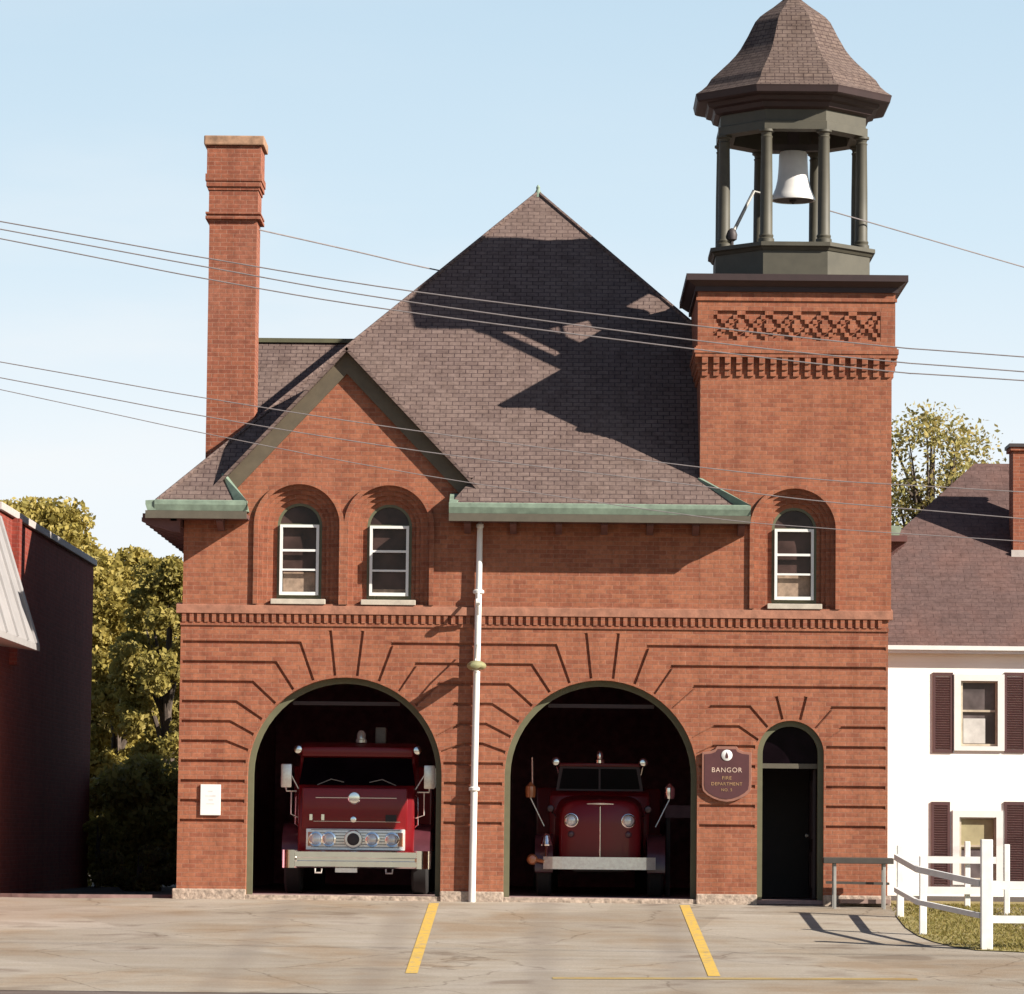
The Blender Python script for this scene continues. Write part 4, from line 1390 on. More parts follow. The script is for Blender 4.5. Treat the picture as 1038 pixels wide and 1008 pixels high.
for s, pxh in ((-1, 579), (1, 637)):
    mm = MB(); mm.lathe([(0.02, -0.10), (0.07, -0.09), (0.095, -0.065), (0.11, -0.06), (0.112, 0.0), (0.09, 0.12)], (pb_(pxh), YB + 0.05, tb(832)), 22, axis='y')
    hl = mm.build('headlight', M['chrome'], nose, smooth=True)
    mm = MB(); mm.lathe([(0.01, -0.112), (0.06, -0.105), (0.088, -0.08)], (pb_(pxh), YB + 0.05, tb(832)), 20, axis='y')
    mm.build('lens', M['lens'], nose, smooth=True)
    mm = MB(); mm.lathe([(0.02, -0.07), (0.04, -0.065), (0.055, -0.05), (0.06, -0.02), (0.05, 0.06)], (pb_(pxh), YB + 0.05, tb(846)), 18, axis='y')
    mm.build('fog_lamp_or_glint', M['fender'], nose, smooth=True)
    x0, x1 = sorted((Xb + s * 0.74, Xb + s * 1.02))
    mm = MB()
    c_y = YB + 0.55
    pts = [(c_y + 0.62 * math.cos(R(a)), 0.46 + 0.53 * math.sin(R(a))) for a in range(-5, 191, 12)]
    inn = [(c_y + 0.56 * math.cos(R(a)), 0.46 + 0.48 * math.sin(R(a))) for a in range(190, -6, -12)]
    mm.plate(pts + inn, [], x0, x1, axis='x')
    mm.build('fender', M['fender'], TB, smooth=True)
    wheel(TB, Xb + s * 0.88, c_y, 0.46, 0.24)
    wheel(TB, Xb + s * 0.85, YB + 4.3, 0.46, 0.4)
    # side marker lantern on a stay, mirror stay
    pxl = 537.5 if s < 0 else 679.5
    cl = (pb_(pxl), YB + 0.5, tb(803))
    mm = MB(); mm.lathe([(0.03, -0.10), (0.075, -0.09), (0.085, 0.0), (0.08, 0.08), (0.05, 0.11), (0.015, 0.15)], cl, 14)
    lm = mm.build('marker_lamp', M['amber' if s < 0 else 'chrome'], TB, smooth=True)
    mm = MB(); mm.tube([(cl[0], cl[1], cl[2] - 0.1), (Xb + s * 0.88, YB + 0.5, tb(838))], 0.010, 6)
    if s < 0: mm.tube([(cl[0] + 0.03, cl[1], cl[2] + 0.1), (cl[0] + 0.02, cl[1], tb(768))], 0.010, 6)
    mm.build('lamp_stay', M['steel'], lm)
    mm = MB(); mm.lathe([(0.02, -0.08), (0.05, -0.075), (0.062, -0.04), (0.05, 0.04), (0.02, 0.07)], (pb_(558 if s < 0 else 658), YB + 0.75, tb(820)), 16, axis='y')
    mm.tube([(pb_(558 if s < 0 else 658), YB + 0.75, tb(822)), (pb_(566 if s < 0 else 650), YB + 0.8, tb(830))], 0.012, 6)
    mm.build('cowl_lamp', M['fender'], TB, smooth=True)
    mm = MB(); mm.lathe([(0.02, -0.09), (0.05, -0.085), (0.075, -0.05), (0.06, 0.04), (0.02, 0.06)], (pb_(563 if s < 0 else 653.5), YB + 1.35, tb(771.5)), 18, axis='y')
    mm.tube([(pb_(563 if s < 0 else 653.5), YB + 1.36, tb(774)), (Xb + s * 0.66, YB + 1.4, tb(784))], 0.014, 6)
    mm.build('spotlight', M['chrome'], TB, smooth=True)
mm = MB(); mm.lathe([(0.05, -0.02), (0.08, 0), (0.08, 0.05), (0.055, 0.07), (0.06, 0.12), (0.05, 0.17), (0.015, 0.2)], (Xb, YB + 1.42, tb(772)), 18)
mm.build('beacon', M['chrome'], TB, smooth=True)
# cowl, windscreen, cab, rear body
mm = MB()
mm.plate([(YB + 1.1, 0.6), (YB + 1.15, tb(806)), (YB + 1.3, tb(801)), (YB + 2.6, tb(801)), (YB + 2.6, 0.6)], [], Xb - 0.80, Xb + 0.80, axis='x')
mm.build('cab', M['old_red'], TB, smooth=True, bevel=0.05)
mm = MB()
w0, w1 = 0.70, 0.64
za_, zb_ = tb(801), tb(776)
mm.plate([(Xb - w0, za_), (Xb + w0, za_), (Xb + w1, zb_), (Xb - w1, zb_)], [[(Xb - w0 + 0.05, za_ + 0.03), (Xb - 0.015, za_ + 0.03), (Xb - 0.015, zb_ - 0.03), (Xb - w1 + 0.05, zb_ - 0.03)], [(Xb + 0.015, za_ + 0.03), (Xb + w0 - 0.05, za_ + 0.03), (Xb + w1 - 0.05, zb_ - 0.03), (Xb + 0.015, zb_ - 0.03)]], YB + 1.38, YB + 1.41)
ws = mm.build('windscreen_frame', plain('dark_frame', (0.06, 0.012, 0.016), 0.4), TB)
mm = MB(); mm.plate([(Xb - w0 + 0.03, za_ + 0.02), (Xb + w0 - 0.03, za_ + 0.02), (Xb + w1 - 0.03, zb_ - 0.02), (Xb - w1 + 0.03, zb_ - 0.02)], [], YB + 1.39, YB + 1.40)
mm.build('windscreen', M['windscreen'], ws)
rbox(TB, 'roof', 'old_red', Xb - 0.70, Xb + 0.70, YB + 1.36, YB + 2.7, tb(776), tb(772), 0.02)
rbox(TB, 'pump_body', 'old_red', Xb - 1.02, Xb + 1.02, YB + 2.75, YB + 6.4, 0.6, 1.75, 0.05)
rbox(TB, 'chassis', 'black', Xb - 0.42, Xb + 0.42, YB + 0.05, YB + 6.2, 0.40, 0.60, 0.02)
mm = MB()
zb0, zb1 = tb(881.5), tb(869)
pts = []
for i in range(13):
    u = -1 + 2 * i / 12
    pts.append((Xb - 0.01 + u * (pb_(664.5) - pb_(551)) / 2, YB - 0.28 + 0.10 * abs(u) ** 4))
mm.plate(pts + [(x, y + 0.05) for x, y in pts[::-1]], [], zb0, zb1, axis='z')
bb = mm.build('bumper', M['steel'], TB, bevel=0.008)
mm = MB(); mm.lathe([(0.02, -0.09), (0.06, -0.08), (0.085, -0.03), (0.085, 0.05), (0.05, 0.09)], (pb_(540), YB - 0.1, tb(872)), 16, axis='y')
mm.tube([(pb_(540), YB - 0.1, tb(872)), (pb_(552), YB - 0.2, tb(874))], 0.03, 6)
mm.build('fog_lamp_or_glint', M['amber'], TB, smooth=True)  # amber piece put in for the orange reflection on the bumper tip
mm = MB(); c_ = (pb_(554), YB - 0.12, tb(858))
mm.lathe([(0.10, 0.0), (0.105, 0.02), (0.075, 0.08), (0.06, 0.15), (0.04, 0.18), (0.01, 0.2)], c_, 18)
mm.tube([(c_[0], c_[1], c_[2]), (c_[0], c_[1], tb(869))], 0.02, 6)
mm.build('engine_bell', M['chrome'], TB, smooth=True)
# grey bench against the partition beside the older engine
cbx = at(690, 823, 3.2)
BN = thing('workbench', 'dim grey bench in the shade to the right of the older fire engine', 'workbench', (cbx.x, 3.4, 0.012))
mm = MB(); mm.box(ax(674, 823, 3.2), DOOR[0] - 0.97, 3.2, 3.8, cbx.z - 0.10, cbx.z + 0.10)
mm.build('top', plain('bench_grey', (0.20, 0.13, 0.15), 0.7), BN)
mm = MB()
for xx_ in (ax(676, 823, 3.2), DOOR[0] - 1.05):
    for yy in (3.25, 3.7): mm.box(xx_, xx_ + 0.06, yy, yy + 0.06, 0.012, cbx.z - 0.10)
mm.build('legs', M['iron'], BN)

# ------------------------------------------------------------------ railing beside the entrance
RY = -0.55
RA = thing('bench', 'long dark grey plank bench between the entrance door and the white fence', 'bench', (ax(870, 915, RY), RY, gz(RY)))
rx0 = ax(834, 880, RY); rx1 = ax(905, 880, RY)
zr1 = az(870, 869, RY); zr0 = az(870, 895, RY)
for k, yy in enumerate((RY - 0.13, RY, RY + 0.13)):
    mm = MB(); mm.box(rx0, rx1, yy - 0.06, yy + 0.06, zr1 - 0.10 + 0.002 * k, zr1 - 0.012 + 0.002 * k)
    mm.build('plank', M['railing'], RA, bevel=0.008)
mm = MB(); mm.bar((rx0 + 0.05, RY, zr0), (rx1 - 0.05, RY, zr0 - 0.01), 0.045, 0.04); mm.build('stretcher', M['railing'], RA)
for xx in (ax(845.5, 900, RY), rx1 - 0.14):
    for yy in (RY - 0.13, RY + 0.13):
        mm = MB(); mm.box(xx - 0.022, xx + 0.022, yy - 0.022, yy + 0.022, gz(yy) - 0.01, zr1 - 0.10)
        mm.build('leg', M['grey_metal'], RA, bevel=0.006)
SP = struct(MB().box(ax(850, 914), xR + 0.02, -0.34, -0.065, -0.02, az(870, 911.5)).build('step', plain('step_stone', (0.30, 0.20, 0.17), 0.9, var=0.25)))

# ------------------------------------------------------------------ white fences and lawn
def post_at(px, pyb, pyt, w):
    p = ground_at(px, pyb)
    top = az(px, pyt, p.y)
    return p, top


FN = None


def fence(label, posts, rails, grp=None):
    p0, t0 = post_at(*posts[0])
    f = thing('white_fence', label, 'fence', (p0.x, p0.y, gz(p0.y)), grp)
    out = []
    for (px, pyb, pyt, w) in posts:
        p, top = post_at(px, pyb, pyt, w)
        mm = MB(); mm.box(p.x - w / 2, p.x + w / 2, p.y - w / 2, p.y + w / 2, gz(p.y) - 0.1, top)
        ob = mm.build('post', M['white_fence'], f, bevel=0.012)
        out.append((p, top))
    for r in rails:
        mm = MB()
        pts = [Vector(p) for p in r[:-1]]
        for a_, b_ in zip(pts, pts[1:]): mm.bar(a_, b_ + (b_ - a_).normalized() * 0.01, 0.045, r[-1])
        mm.build('rail', M['white_fence'], f)
    return f, out


q1, t1 = post_at(1000, 963, 851, .15)
q2, t2 = post_at(935, 948, 868, .1)
q3, t3 = post_at(912.5, 930, 857, .1)
o3 = -0.075
fence('low white two rail fence running from the station corner to the street, its rails shaded', [(1000, 963, 851, 0.155), (935.5, 948, 868, 0.10), (912.5, 930, 857, 0.10)],
      [[(q3.x + o3, q3.y - 0.05, az(908, 869, q3.y)), (q2.x + o3, q2.y - 0.05, az(932, 881.5, q2.y)), (q1.x + o3, q1.y + 0.10, az(995, 895.5, q1.y)), 0.085],
       [(q3.x + o3, q3.y - 0.05, az(908, 902, q3.y)), (q2.x + o3, q2.y - 0.05, az(932, 914.5, q2.y)), (q1.x + o3, q1.y + 0.10, az(995, 928.5, q1.y)), 0.07]])
fence('white two rail fence along the lawn front, right of the tall corner post', [(1120, 966, 862, 0.12)],
      [[(q1.x + 0.085, q1.y, az(1006, 897.5, q1.y)), (9.0, q1.y, az(1006, 897.5, q1.y)), 0.11],
       [(q1.x + 0.085, q1.y, az(1006, 932, q1.y)), (9.0, q1.y, az(1006, 932, q1.y)), 0.10]])
q5, t5 = post_at(980.5, 920, 853, .1)
q6, t6 = post_at(1020, 927, 856, .1)
fence('white two rail fence crossing the back of the lawn in front of the white house', [(980.5, 920, 853, 0.085), (1020.5, 928, 856, 0.085)],
      [[(ax(938, 872, q5.y - 0.07), q5.y - 0.07, az(980, 872, q5.y - 0.07)), (ax(1009, 872, q5.y - 0.07), q5.y - 0.07, az(980, 872, q5.y - 0.07)), 0.105],
       [(ax(938, 903, q5.y - 0.07), q5.y - 0.07, az(980, 903, q5.y - 0.07)), (ax(1006, 903, q5.y - 0.07), q5.y - 0.07, az(980, 903, q5.y - 0.07)), 0.11]])
# lawn with a bare edge
lawn = [(ground_at(905, 919).x, ground_at(905, 919).y + 1.5)]
for (px, py) in ((909, 930), (918, 941), (930, 949), (945, 955), (965, 960), (990, 964), (1038, 966)):
    p = ground_at(px, py); lawn.append((p.x, p.y))
lawn += [(40, lawn[-1][1]), (40, 5.0), (xR + 0.2, 5.0), (xR + 0.2, 0.0)]
lawn_o = sheet('lawn', lawn, M['lawn'], 0.012)
random.seed(5)
mm = MB()
cnt = 0


def inside(x, y):
    c = False; j = len(lawn) - 1
    for i in range(len(lawn)):
        xi, yi = lawn[i]; xj, yj = lawn[j]
        if (yi > y) != (yj > y) and x < (xj - xi) * (y - yi) / (yj - yi) + xi: c = not c
        j = i
    return c


while cnt < 22000:
    x = random.uniform(4.8, 9.0); y = random.uniform(-10.5, 1.0)
    if not inside(x, y): continue
    if random.random() < 0.5 and not (inside(x - 0.25, y - 0.25)): continue
    h = random.uniform(0.012, 0.045); a = random.uniform(0, 6.28)
    z = gz(y) + 0.01
    dx, dy = 0.012 * math.cos(a), 0.012 * math.sin(a)
    lx, ly = random.uniform(-0.04, 0.04), random.uniform(-0.04, 0.04)
    mm.add([(x - dx, y - dy, z), (x + dx, y + dy, z), (x + lx, y + ly, z + h)], [(0, 1, 2)])
    cnt += 1
gr_o = mm.build('grass', M['grass'], recalc=False)
struct(gr_o, 'stuff')

# ------------------------------------------------------------------ white house
HY = 13.8
HS = lambda px, py: at(px, py, HY)
WH = thing('white_house', 'white clapboard house with dark shutters and grey hip roof behind the fence', 'house', (8.5, HY + 4, 0))
hx0 = 4.6; hx1 = 16.0; hz1 = az(960, 664, HY)
hw = []
wn = []
for (cx, t, b) in ((992.5, 684, 761), (991, 822, 897)):
    p0 = HS(cx - 25.5, b); p1 = HS(cx + 25.5, t)
    hw.append([(p0.x + 0.12, p0.z + 0.08), (p1.x - 0.12, p0.z + 0.08), (p1.x - 0.12, p1.z - 0.12), (p0.x + 0.12, p1.z - 0.12)])
    wn.append((p0, p1))
mm = MB()
mm.plate([(hx0, -0.1), (hx1, -0.1), (hx1, hz1 + 0.1), (hx0, hz1 + 0.1)], hw, HY, HY + 0.2)
mm.box(hx0, hx0 + 0.2, HY + 0.2, HY + 9.2, -0.1, hz1 + 0.1); mm.box(hx1 - 0.2, hx1, HY + 0.2, HY + 9.2, -0.1, hz1 + 0.1); mm.box(hx0 + 0.2, hx1 - 0.2, HY + 9.0, HY + 9.2, -0.1, hz1 + 0.1)
mm.build('wall', M['siding'], WH)
for i, (p0, p1) in enumerate(wn):
    w = thing_part('window', WH)
    mm = MB()
    mm.plate([(p0.x, p0.z), (p1.x, p0.z), (p1.x, p1.z), (p0.x, p1.z)], [[(p0.x + 0.125, p0.z + 0.085), (p1.x - 0.125, p0.z + 0.085), (p1.x - 0.125, p1.z - 0.125), (p0.x + 0.125, p1.z - 0.125)]], HY - 0.05, HY - 0.002)
    mm.build('frame', M['white'], w)
    zm = (p0.z + p1.z) / 2 + 0.03
    mm = MB()
    mm.plate([(p0.x + 0.128, p0.z + 0.09), (p1.x - 0.128, p0.z + 0.09), (p1.x - 0.128, p1.z - 0.128), (p0.x + 0.128, p1.z - 0.128)],
             [[(p0.x + 0.165, p0.z + 0.13), (p1.x - 0.165, p0.z + 0.13), (p1.x - 0.165, zm - 0.02), (p0.x + 0.165, zm - 0.02)], [(p0.x + 0.165, zm + 0.02), (p1.x - 0.165, zm + 0.02), (p1.x - 0.165, p1.z - 0.16), (p0.x + 0.165, p1.z - 0.16)]], HY + 0.02, HY + 0.06)
    mm.build('sash', plain('sash_tan', (0.50, 0.42, 0.32), 0.6), w)
    mm = MB(); mm.box(p0.x + 0.13, p1.x - 0.13, HY + 0.07, HY + 0.08, p0.z + 0.09, p1.z - 0.13)
    mm.build('pane', M['house_glass'], w)
    mm = MB()
    if i == 0:
        mm.box(p0.x + 0.18, p1.x - 0.35, HY + 0.062, HY + 0.068, p0.z + 0.14, zm - 0.14)
        mm.build('curtain', M['curtain'], w)
    else:
        mm.box(p0.x + 0.17, p1.x - 0.17, HY + 0.062, HY + 0.068, zm - 0.05, p1.z - 0.165)
        mm.build('blind', M['tan_blind'], w)
    for (a, b) in (((-47, -26.5) if i == 0 else (-47, -28)), (25.5, 47) if i == 0 else (27, 49)):
        cx = 992.5 if i == 0 else 991
        s0 = HS(cx + a, 763 if i == 0 else 900); s1 = HS(cx + b, 682 if i == 0 else 813)
        mm = MB()
        mm.plate([(s0.x, s0.z), (s1.x, s0.z), (s1.x, s1.z), (s0.x, s1.z)], [[(s0.x + 0.05, s0.z + 0.06), (s1.x - 0.05, s0.z + 0.06), (s1.x - 0.05, s1.z - 0.06), (s0.x + 0.05, s1.z - 0.06)]], HY - 0.03, HY - 0.003)
        z = s0.z + 0.07
        while z < s1.z - 0.09:
            mm.bar((s0.x + 0.05, HY - 0.018, z + 0.02), (s1.x - 0.05, HY - 0.018, z + 0.02), 0.022, 0.032, up=(0, -0.5, 1)); z += 0.045
        mm.build('shutter', M['shutter'], w)
# eave trim and roof
EY = HY - 0.16
zh = az(960, 655.5, EY)
rdg = at(988, 470, HY + 4.6)
slh = (rdg.z - zh) / (HY + 4.6 - EY)
ex0 = 4.15; ex1 = 17.0
mm = MB(); mm.box(ex0, ex1, EY - 0.05, EY + 0.03, zh - 0.13, zh + 0.0); mm.box(ex0, ex1, EY - 0.10, EY - 0.052, zh - 0.07, zh + 0.01)
mm.build('eave_trim', M['white'], WH)
mm = MB(); mm.box(ex0, ex1, EY + 0.03, HY - 0.002, zh - 0.12, zh - 0.08); mm.build('soffit', plain('house_soffit', (0.62, 0.55, 0.42), 0.8), WH)
mm = MB()
bk_y = 2 * (HY + 4.6) - EY
RG = (rdg.x, HY + 4.6, rdg.z)
mm.slab([(ex0, EY - 0.02, zh), (ex1, EY - 0.02, zh), (ex1, HY + 4.6, rdg.z - 0.1), (rdg.x + 1.2, HY + 4.6, rdg.z), RG], 0.08)
mm.slab([(ex0, EY - 0.02, zh), RG, (ex0, bk_y, zh)], 0.08)
mm.slab([(ex0, bk_y, zh), RG, (ex1, HY + 4.6, rdg.z - 0.1), (ex1, bk_y, zh)], 0.08)
mm.build('roof', M['house_shingle'], WH)
yc_ = HY + 2.2
cp0 = at(1027, 500, yc_)
hc = thing_part('chimney', WH)
mm = MB(); mm.box(cp0.x, cp0.x + 0.95, yc_, yc_ + 0.7, zh + slh * (yc_ - EY) - 0.2, az(1030, 457, yc_))
mm.box(cp0.x - 0.05, cp0.x + 1.0, yc_ - 0.05, yc_ + 0.75, az(1030, 457, yc_), az(1030, 453.5, yc_))
mm.build('shaft', M['chimney_brick'], hc)
mm = MB(); mm.box(cp0.x - 0.08, cp0.x + 1.03, yc_ - 0.08, yc_ + 0.78, az(1030, 453.4, yc_), az(1030, 450, yc_)); mm.build('cap', M['iron'], hc)
mm = MB(); mm.box(cp0.x - 0.04, cp0.x + 1.0, yc_ - 0.06, yc_ - 0.003, zh + slh * (yc_ - EY) - 0.2, zh + slh * (yc_ - EY) + 0.06); mm.build('flashing', M['coping'], hc)

# ------------------------------------------------------------------ red brick building on the left
LB = thing('brick_building', 'dark red brick building with pale sloping metal awning at the left edge', 'building', (-9, 5, 0))
lx = -8.70; ly0 = 1.0; ly1 = 14.2
zt0 = az(2, 519, 1.7)
mm = MB(); mm.box(lx - 8, lx, ly0, ly1, -0.1, zt0 - 0.02)
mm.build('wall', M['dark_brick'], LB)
mm = MB(); mm.box(lx - 8.03, lx + 0.06, ly0 - 0.06, ly1 + 0.05, zt0 - 0.02, zt0 + 0.10); mm.build('coping', M['coping'], LB, bevel=0.01)
# metal mansard awning wrapped round the front corner
tp = at(4, 522, ly0); bt = at(38, 653, ly0 + 0.05)
ay0 = -6.0; ay1 = ly0 + 0.35
mm = MB()
zt_, zb_ = tp.z, bt.z
xo_ = bt.x
mm.add([(lx + 0.002, ay0, zt_), (lx + 0.002, ay1, zt_), (xo_, ay1, zb_), (xo_, ay0, zb_), (lx + 0.002, ay0, zb_ - 0.02), (lx + 0.002, ay1, zb_ - 0.02), (xo_, ay1, zb_ - 0.10), (xo_, ay0, zb_ - 0.10)],
       [(0, 1, 2, 3), (4, 7, 6, 5), (1, 5, 6, 2), (0, 3, 7, 4), (2, 6, 7, 3), (0, 4, 5, 1)])
aw = mm.build('awning', M['awning'], LB)
for yy in (-5.0, -3.8, -2.6, -1.4, -0.2, 0.75):
    mm = MB(); mm.bar((lx + 0.02, yy, zt_), (xo_ + 0.01, yy, zb_), 0.04, 0.05, up=(1, 0, 0.5))
    mm.build('seam', M['awning'], aw)
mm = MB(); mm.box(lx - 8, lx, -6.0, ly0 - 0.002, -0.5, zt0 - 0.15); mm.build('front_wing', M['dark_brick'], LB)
pv = at(42, 545, 3.2)
mm = MB(); mm.box(lx - 0.004, lx + 0.12, 2.6, 2.9, 3.6, zt0 - 0.03); mm.build('pilaster', M['dark_brick'], LB)

# ------------------------------------------------------------------ trees
def tree(label, base, crown_c, crown_r, n_leaf, leaf, mat, seed, cat='tree', clumps=40, group=None, trunk_r=0.2, name='tree', sparse=1.12, limbs=9):
    rng = np.random.default_rng(seed)
    t = thing(name, label, cat, base, group)
    bx_, by_, bz_ = base
    cx_, cy_, cz_ = crown_c
    rx_, ry_, rz_ = crown_r
    mm = MB()
    mm.tube([(bx_, by_, bz_ - 0.1), (bx_ + 0.1, by_, bz_ + (cz_ - bz_) * 0.4), (cx_ * 0.7 + bx_ * 0.3, cy_, bz_ + (cz_ - bz_) * 0.8), (cx_, cy_, cz_ + rz_ * 0.6)], [trunk_r, trunk_r * 0.8, trunk_r * 0.5, trunk_r * 0.12], 8)
    cc = []
    for i in range(clumps):
        while True:
            p = rng.uniform(-1, 1, 3)
            if 0.25 < np.linalg.norm(p) < 1.0: break
        p = p / np.linalg.norm(p) * (np.linalg.norm(p) ** 0.45)
        cc.append(p)
    cc = np.array(cc)
    for i in range(limbs):
        p = cc[i]
        e = Vector((cx_ + p[0] * rx_ * 0.9, cy_ + p[1] * ry_ * 0.9, cz_ + p[2] * rz_ * 0.9))
        s = Vector((bx_ + (cx_ - bx_) * 0.6, cy_, bz_ + (cz_ - bz_) * (0.5 + 0.4 * rng.random())))
        md = s.lerp(e, 0.5) + Vector((0, 0, 0.15 * rz_))
        mm.tube([s, md, e], [trunk_r * 0.42, trunk_r * 0.25, trunk_r * 0.06], 6)
    mm.build('trunk', M['bark'], t, smooth=True)
    per = n_leaf // clumps
    V = []; 
    size = min(rx_, rz_)
    for i in range(clumps):
        c = cc[i] * np.array([rx_, ry_, rz_])
        rad = size * rng.uniform(0.22, 0.42)
        k = int(per * rng.uniform(0.6, 1.4))
        d = rng.normal(0, 1, (k, 3)); d /= np.linalg.norm(d, axis=1)[:, None]
        rr = rad * rng.uniform(0, 1, (k, 1)) ** 0.5 * sparse
        pts = c + d * rr * np.array([1.15, 1.15, 0.8])
        V.append(pts)
    P = np.concatenate(V) + np.array([cx_, cy_, cz_])
    k = len(P)
    a = rng.normal(0, 1, (k, 3)); a /= np.linalg.norm(a, axis=1)[:, None]
    b = np.cross(a, rng.normal(0, 1, (k, 3))); b /= np.linalg.norm(b, axis=1)[:, None]
    ls = leaf * rng.uniform(0.45, 1.5, (k, 1))
    q = np.stack([P - a * ls, P + b * ls * 0.55, P + a * ls, P - b * ls * 0.55], axis=1).reshape(-1, 3)
    me = bpy.data.meshes.new('crown')
    me.vertices.add(4 * k); me.vertices.foreach_set('co', q.ravel())
    me.loops.add(4 * k); me.loops.foreach_set('vertex_index', np.arange(4 * k))
    me.polygons.add(k); me.polygons.foreach_set('loop_start', np.arange(0, 4 * k, 4)); me.polygons.foreach_set('loop_total', np.full(k, 4))
    me.update(); me.validate()
    me.materials.append(mat)
    o = bpy.data.objects.new('crown', me); COL.objects.link(o)
    o.parent = t; o.matrix_parent_inverse = Matrix.Translation(-total_loc(t))
    return t


def T(px, py, y): return tuple(at(px, py, y))


def tree_px(label, px, py, y, rpx, rpz, n, leaf, mat, seed, **kw):
    c = T(px, py, y)
    s = (62 + y) / F_PX
    tree(label, (c[0], y, 0), c, (rpx * s, max(rpx, rpz) * s * 0.8, rpz * s), n, leaf, M[mat], seed, **kw)


GT = 'trees in the gap left of the station'
tree_px('tall olive green tree rising between the red building and the station', 118, 690, 36, 52, 130, 60000, 0.075, 'leaf_olive', 3, clumps=90)
tree_px('dark green tree close against the left wall of the station', 170, 680, 31, 40, 118, 44000, 0.068, 'leaf_green', 4, clumps=80)
tree_px('yellowish tree top showing above the roof of the red building', 30, 588, 46, 74, 74, 38000, 0.08, 'leaf_olive', 6, clumps=46, sparse=1.1)
tree_px('shaded dark tree low in the gap beside the station wall', 138, 838, 15, 50, 60, 42000, 0.07, 'leaf_green', 8, clumps=70, sparse=1.35)
tree_px('small sunlit bush beside the back corner of the red building', 99, 850, 13.4, 12, 34, 7000, 0.055, 'leaf_green', 9, cat='bush', name='bush', clumps=12, trunk_r=0.06, limbs=4)
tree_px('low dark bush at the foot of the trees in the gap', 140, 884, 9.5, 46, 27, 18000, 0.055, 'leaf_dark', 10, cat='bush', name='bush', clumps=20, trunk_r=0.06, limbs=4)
tree_px('sparse yellowing autumn tree behind the grey roof of the white house', 944, 480, 33, 54, 60, 5200, 0.06, 'leaf_autumn', 12, clumps=70, trunk_r=0.2, sparse=1.7, limbs=30)
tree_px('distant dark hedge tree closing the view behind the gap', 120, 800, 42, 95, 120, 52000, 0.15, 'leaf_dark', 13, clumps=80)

# ------------------------------------------------------------------ overhead wires
GRP = 'overhead wires crossing in front of the station'


def wire(label, pts, y0=-14.0, r=0.0075, ys=None, ext=True):
    P = []
    for i, (px, py) in enumerate(pts):
        P.append(at(px, py, ys[i] if ys else y0))
    if ext:
        a = P[0] + (P[0] - P[1]).normalized() * 12; b = P[-1] + (P[-1] - P[-2]).normalized() * 12
        P = [a] + P + [b]
    Q = [P[0]]
    for i in range(len(P) - 1):                 # Catmull-Rom for a smooth sag
        p0 = P[max(i - 1, 0)]; p1 = P[i]; p2 = P[i + 1]; p3 = P[min(i + 2, len(P) - 1)]
        for k in range(1, 7):
            t = k / 6
            Q.append(0.5 * ((2 * p1) + (p2 - p0) * t + (2 * p0 - 5 * p1 + 4 * p2 - p3) * t * t + (3 * p1 - p0 - 3 * p2 + p3) * t ** 3))
    o = MB().tube(Q, r, 6).build('power_line', M['wire'], smooth=True)
    return tag(o, label, 'wire', GRP if ext else None)


wire('topmost of the three close overhead wires running above the engine bay roof', [(0, 224.6), (210, 262), (422, 296), (703, 330), (907, 352), (1038, 362)])
wire('middle one of the three upper overhead wires crossing the tower frieze', [(0, 232.4), (210, 271), (400, 304), (703, 345), (908, 367), (1038, 377)])
wire('lowest of the three upper overhead wires, just under the other two', [(0, 242), (210, 283), (395, 314), (703, 354), (906, 377), (1038, 386)])
wire('upper one of the three lower overhead wires crossing the front gable', [(0, 367), (210, 404), (430, 438), (703, 473), (840, 487), (1038, 499)], r=0.006)
wire('middle one of the three lower overhead wires crossing below the chimney', [(0, 383), (210, 422.6), (430, 458), (703, 492), (830, 508), (1038, 526)], r=0.006)
wire('lowest overhead wire, crossing the arched tower window', [(0, 395), (210, 440), (430, 482), (703, 523), (840, 536), (1038, 549)], r=0.005)
rz_pt = (1.2, 9.0)
wire('thin wire leaving the right side of the tall chimney and going behind the roof peak', [(262, 233), (360, 255), (448, 275), (640, 312)], ys=[1.9, 4.2, 6.4, 8.2], r=0.012, ext=False)
wire('thin wire sloping down to the right from a belfry column', [(838, 213), (940, 242.5), (1038, 271), (1160, 306), (1900, 500)], ys=[yc - 0.9, yc, 3, 4, 10], r=0.010, ext=False)

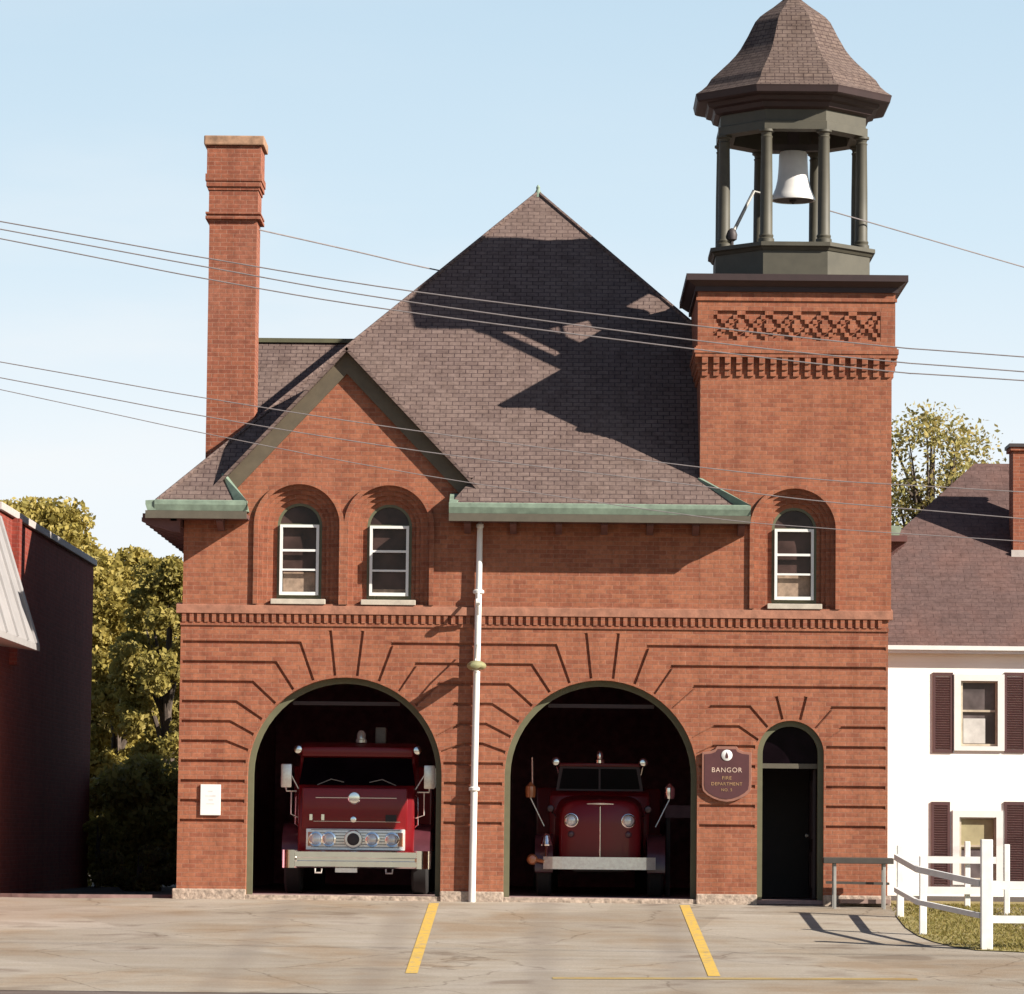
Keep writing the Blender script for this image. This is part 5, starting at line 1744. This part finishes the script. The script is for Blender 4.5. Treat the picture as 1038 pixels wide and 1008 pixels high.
# ------------------------------------------------------------------ light
SUN = Vector((1.27, -0.65, 0.83)).normalized()
el = math.asin(SUN.z)
sd = bpy.data.lights.new('sun', 'SUN')
sd.energy = 5.0; sd.angle = R(0.5); sd.color = (1.0, 0.93, 0.82)
so = bpy.data.objects.new('sun', sd); COL.objects.link(so)
so.rotation_euler = (-SUN).to_track_quat('-Z', 'Y').to_euler()
w = bpy.data.worlds.new('World'); scn.world = w; w.use_nodes = True
nt = w.node_tree
bg = nt.nodes['Background']
sky = nt.nodes.new('ShaderNodeTexSky'); sky.sky_type = 'NISHITA'; sky.sun_disc = False
sky.sun_elevation = el; sky.sun_rotation = math.atan2(SUN.x, SUN.y)
sky.air_density = 1.0; sky.dust_density = 0.4; sky.ozone_density = 1.0
tc = nt.nodes.new('ShaderNodeTexCoord')
sp_ = nt.nodes.new('ShaderNodeSeparateXYZ'); nt.links.new(tc.outputs['Generated'], sp_.inputs[0])


def mrange(src, a, b, c, d):
    n = nt.nodes.new('ShaderNodeMapRange'); n.interpolation_type = 'SMOOTHSTEP'
    for k, v in (('From Min', a), ('From Max', b), ('To Min', c), ('To Max', d)): n.inputs[k].default_value = v
    nt.links.new(src, n.inputs[0])
    return n.outputs[0]


def mth(op, a, b):
    n = nt.nodes.new('ShaderNodeMath'); n.operation = op
    for i, v in enumerate((a, b)):
        if isinstance(v, (int, float)): n.inputs[i].default_value = v
        else: nt.links.new(v, n.inputs[i])
    return n.outputs[0]


# bright hazy veil low in the northern sky (behind the station), thin streaks of cloud in it
veil = mth('MULTIPLY', mrange(sp_.outputs[1], 0.3, 0.85, 0.0, 1.0), mrange(sp_.outputs[2], 0.22, 0.55, 1.0, 0.0))
vr = ramp(nt, [(0.0, (8.7, 8.8, 9.0)), (0.09, (8.3, 8.9, 9.3)), (0.15, (6.2, 7.7, 8.8)), (0.26, (4.3, 6.1, 7.7))], sp_.outputs[2])
mp = nt.nodes.new('ShaderNodeMapping'); mp.inputs['Scale'].default_value = (5, 5, 22)
nz = nt.nodes.new('ShaderNodeTexNoise'); nz.inputs['Scale'].default_value = 1.6; nz.inputs['Detail'].default_value = 6
nt.links.new(tc.outputs['Generated'], mp.inputs[0]); nt.links.new(mp.outputs[0], nz.inputs['Vector'])
cl = mth('MULTIPLY', mrange(nz.outputs['Fac'], 0.42, 0.72, 0.0, 0.75), mth('MULTIPLY', mrange(sp_.outputs[0], -0.13, 0.10, 1.0, 0.15), mrange(sp_.outputs[2], 0.06, 0.2, 1.0, 0.1)))
vc = mix(nt, cl, vr.outputs[0], (8.8, 8.9, 9.0))
skyc = mix(nt, veil, sky.outputs[0], vc)
nt.links.new(skyc, bg.inputs[0])
bg.inputs[1].default_value = 0.05

scn.view_settings.view_transform = 'Standard'
scn.view_settings.look = 'None'
scn.view_settings.gamma = 1.0
scn.view_settings.exposure = 1.10
scn.render.resolution_x = 1024; scn.render.resolution_y = 994
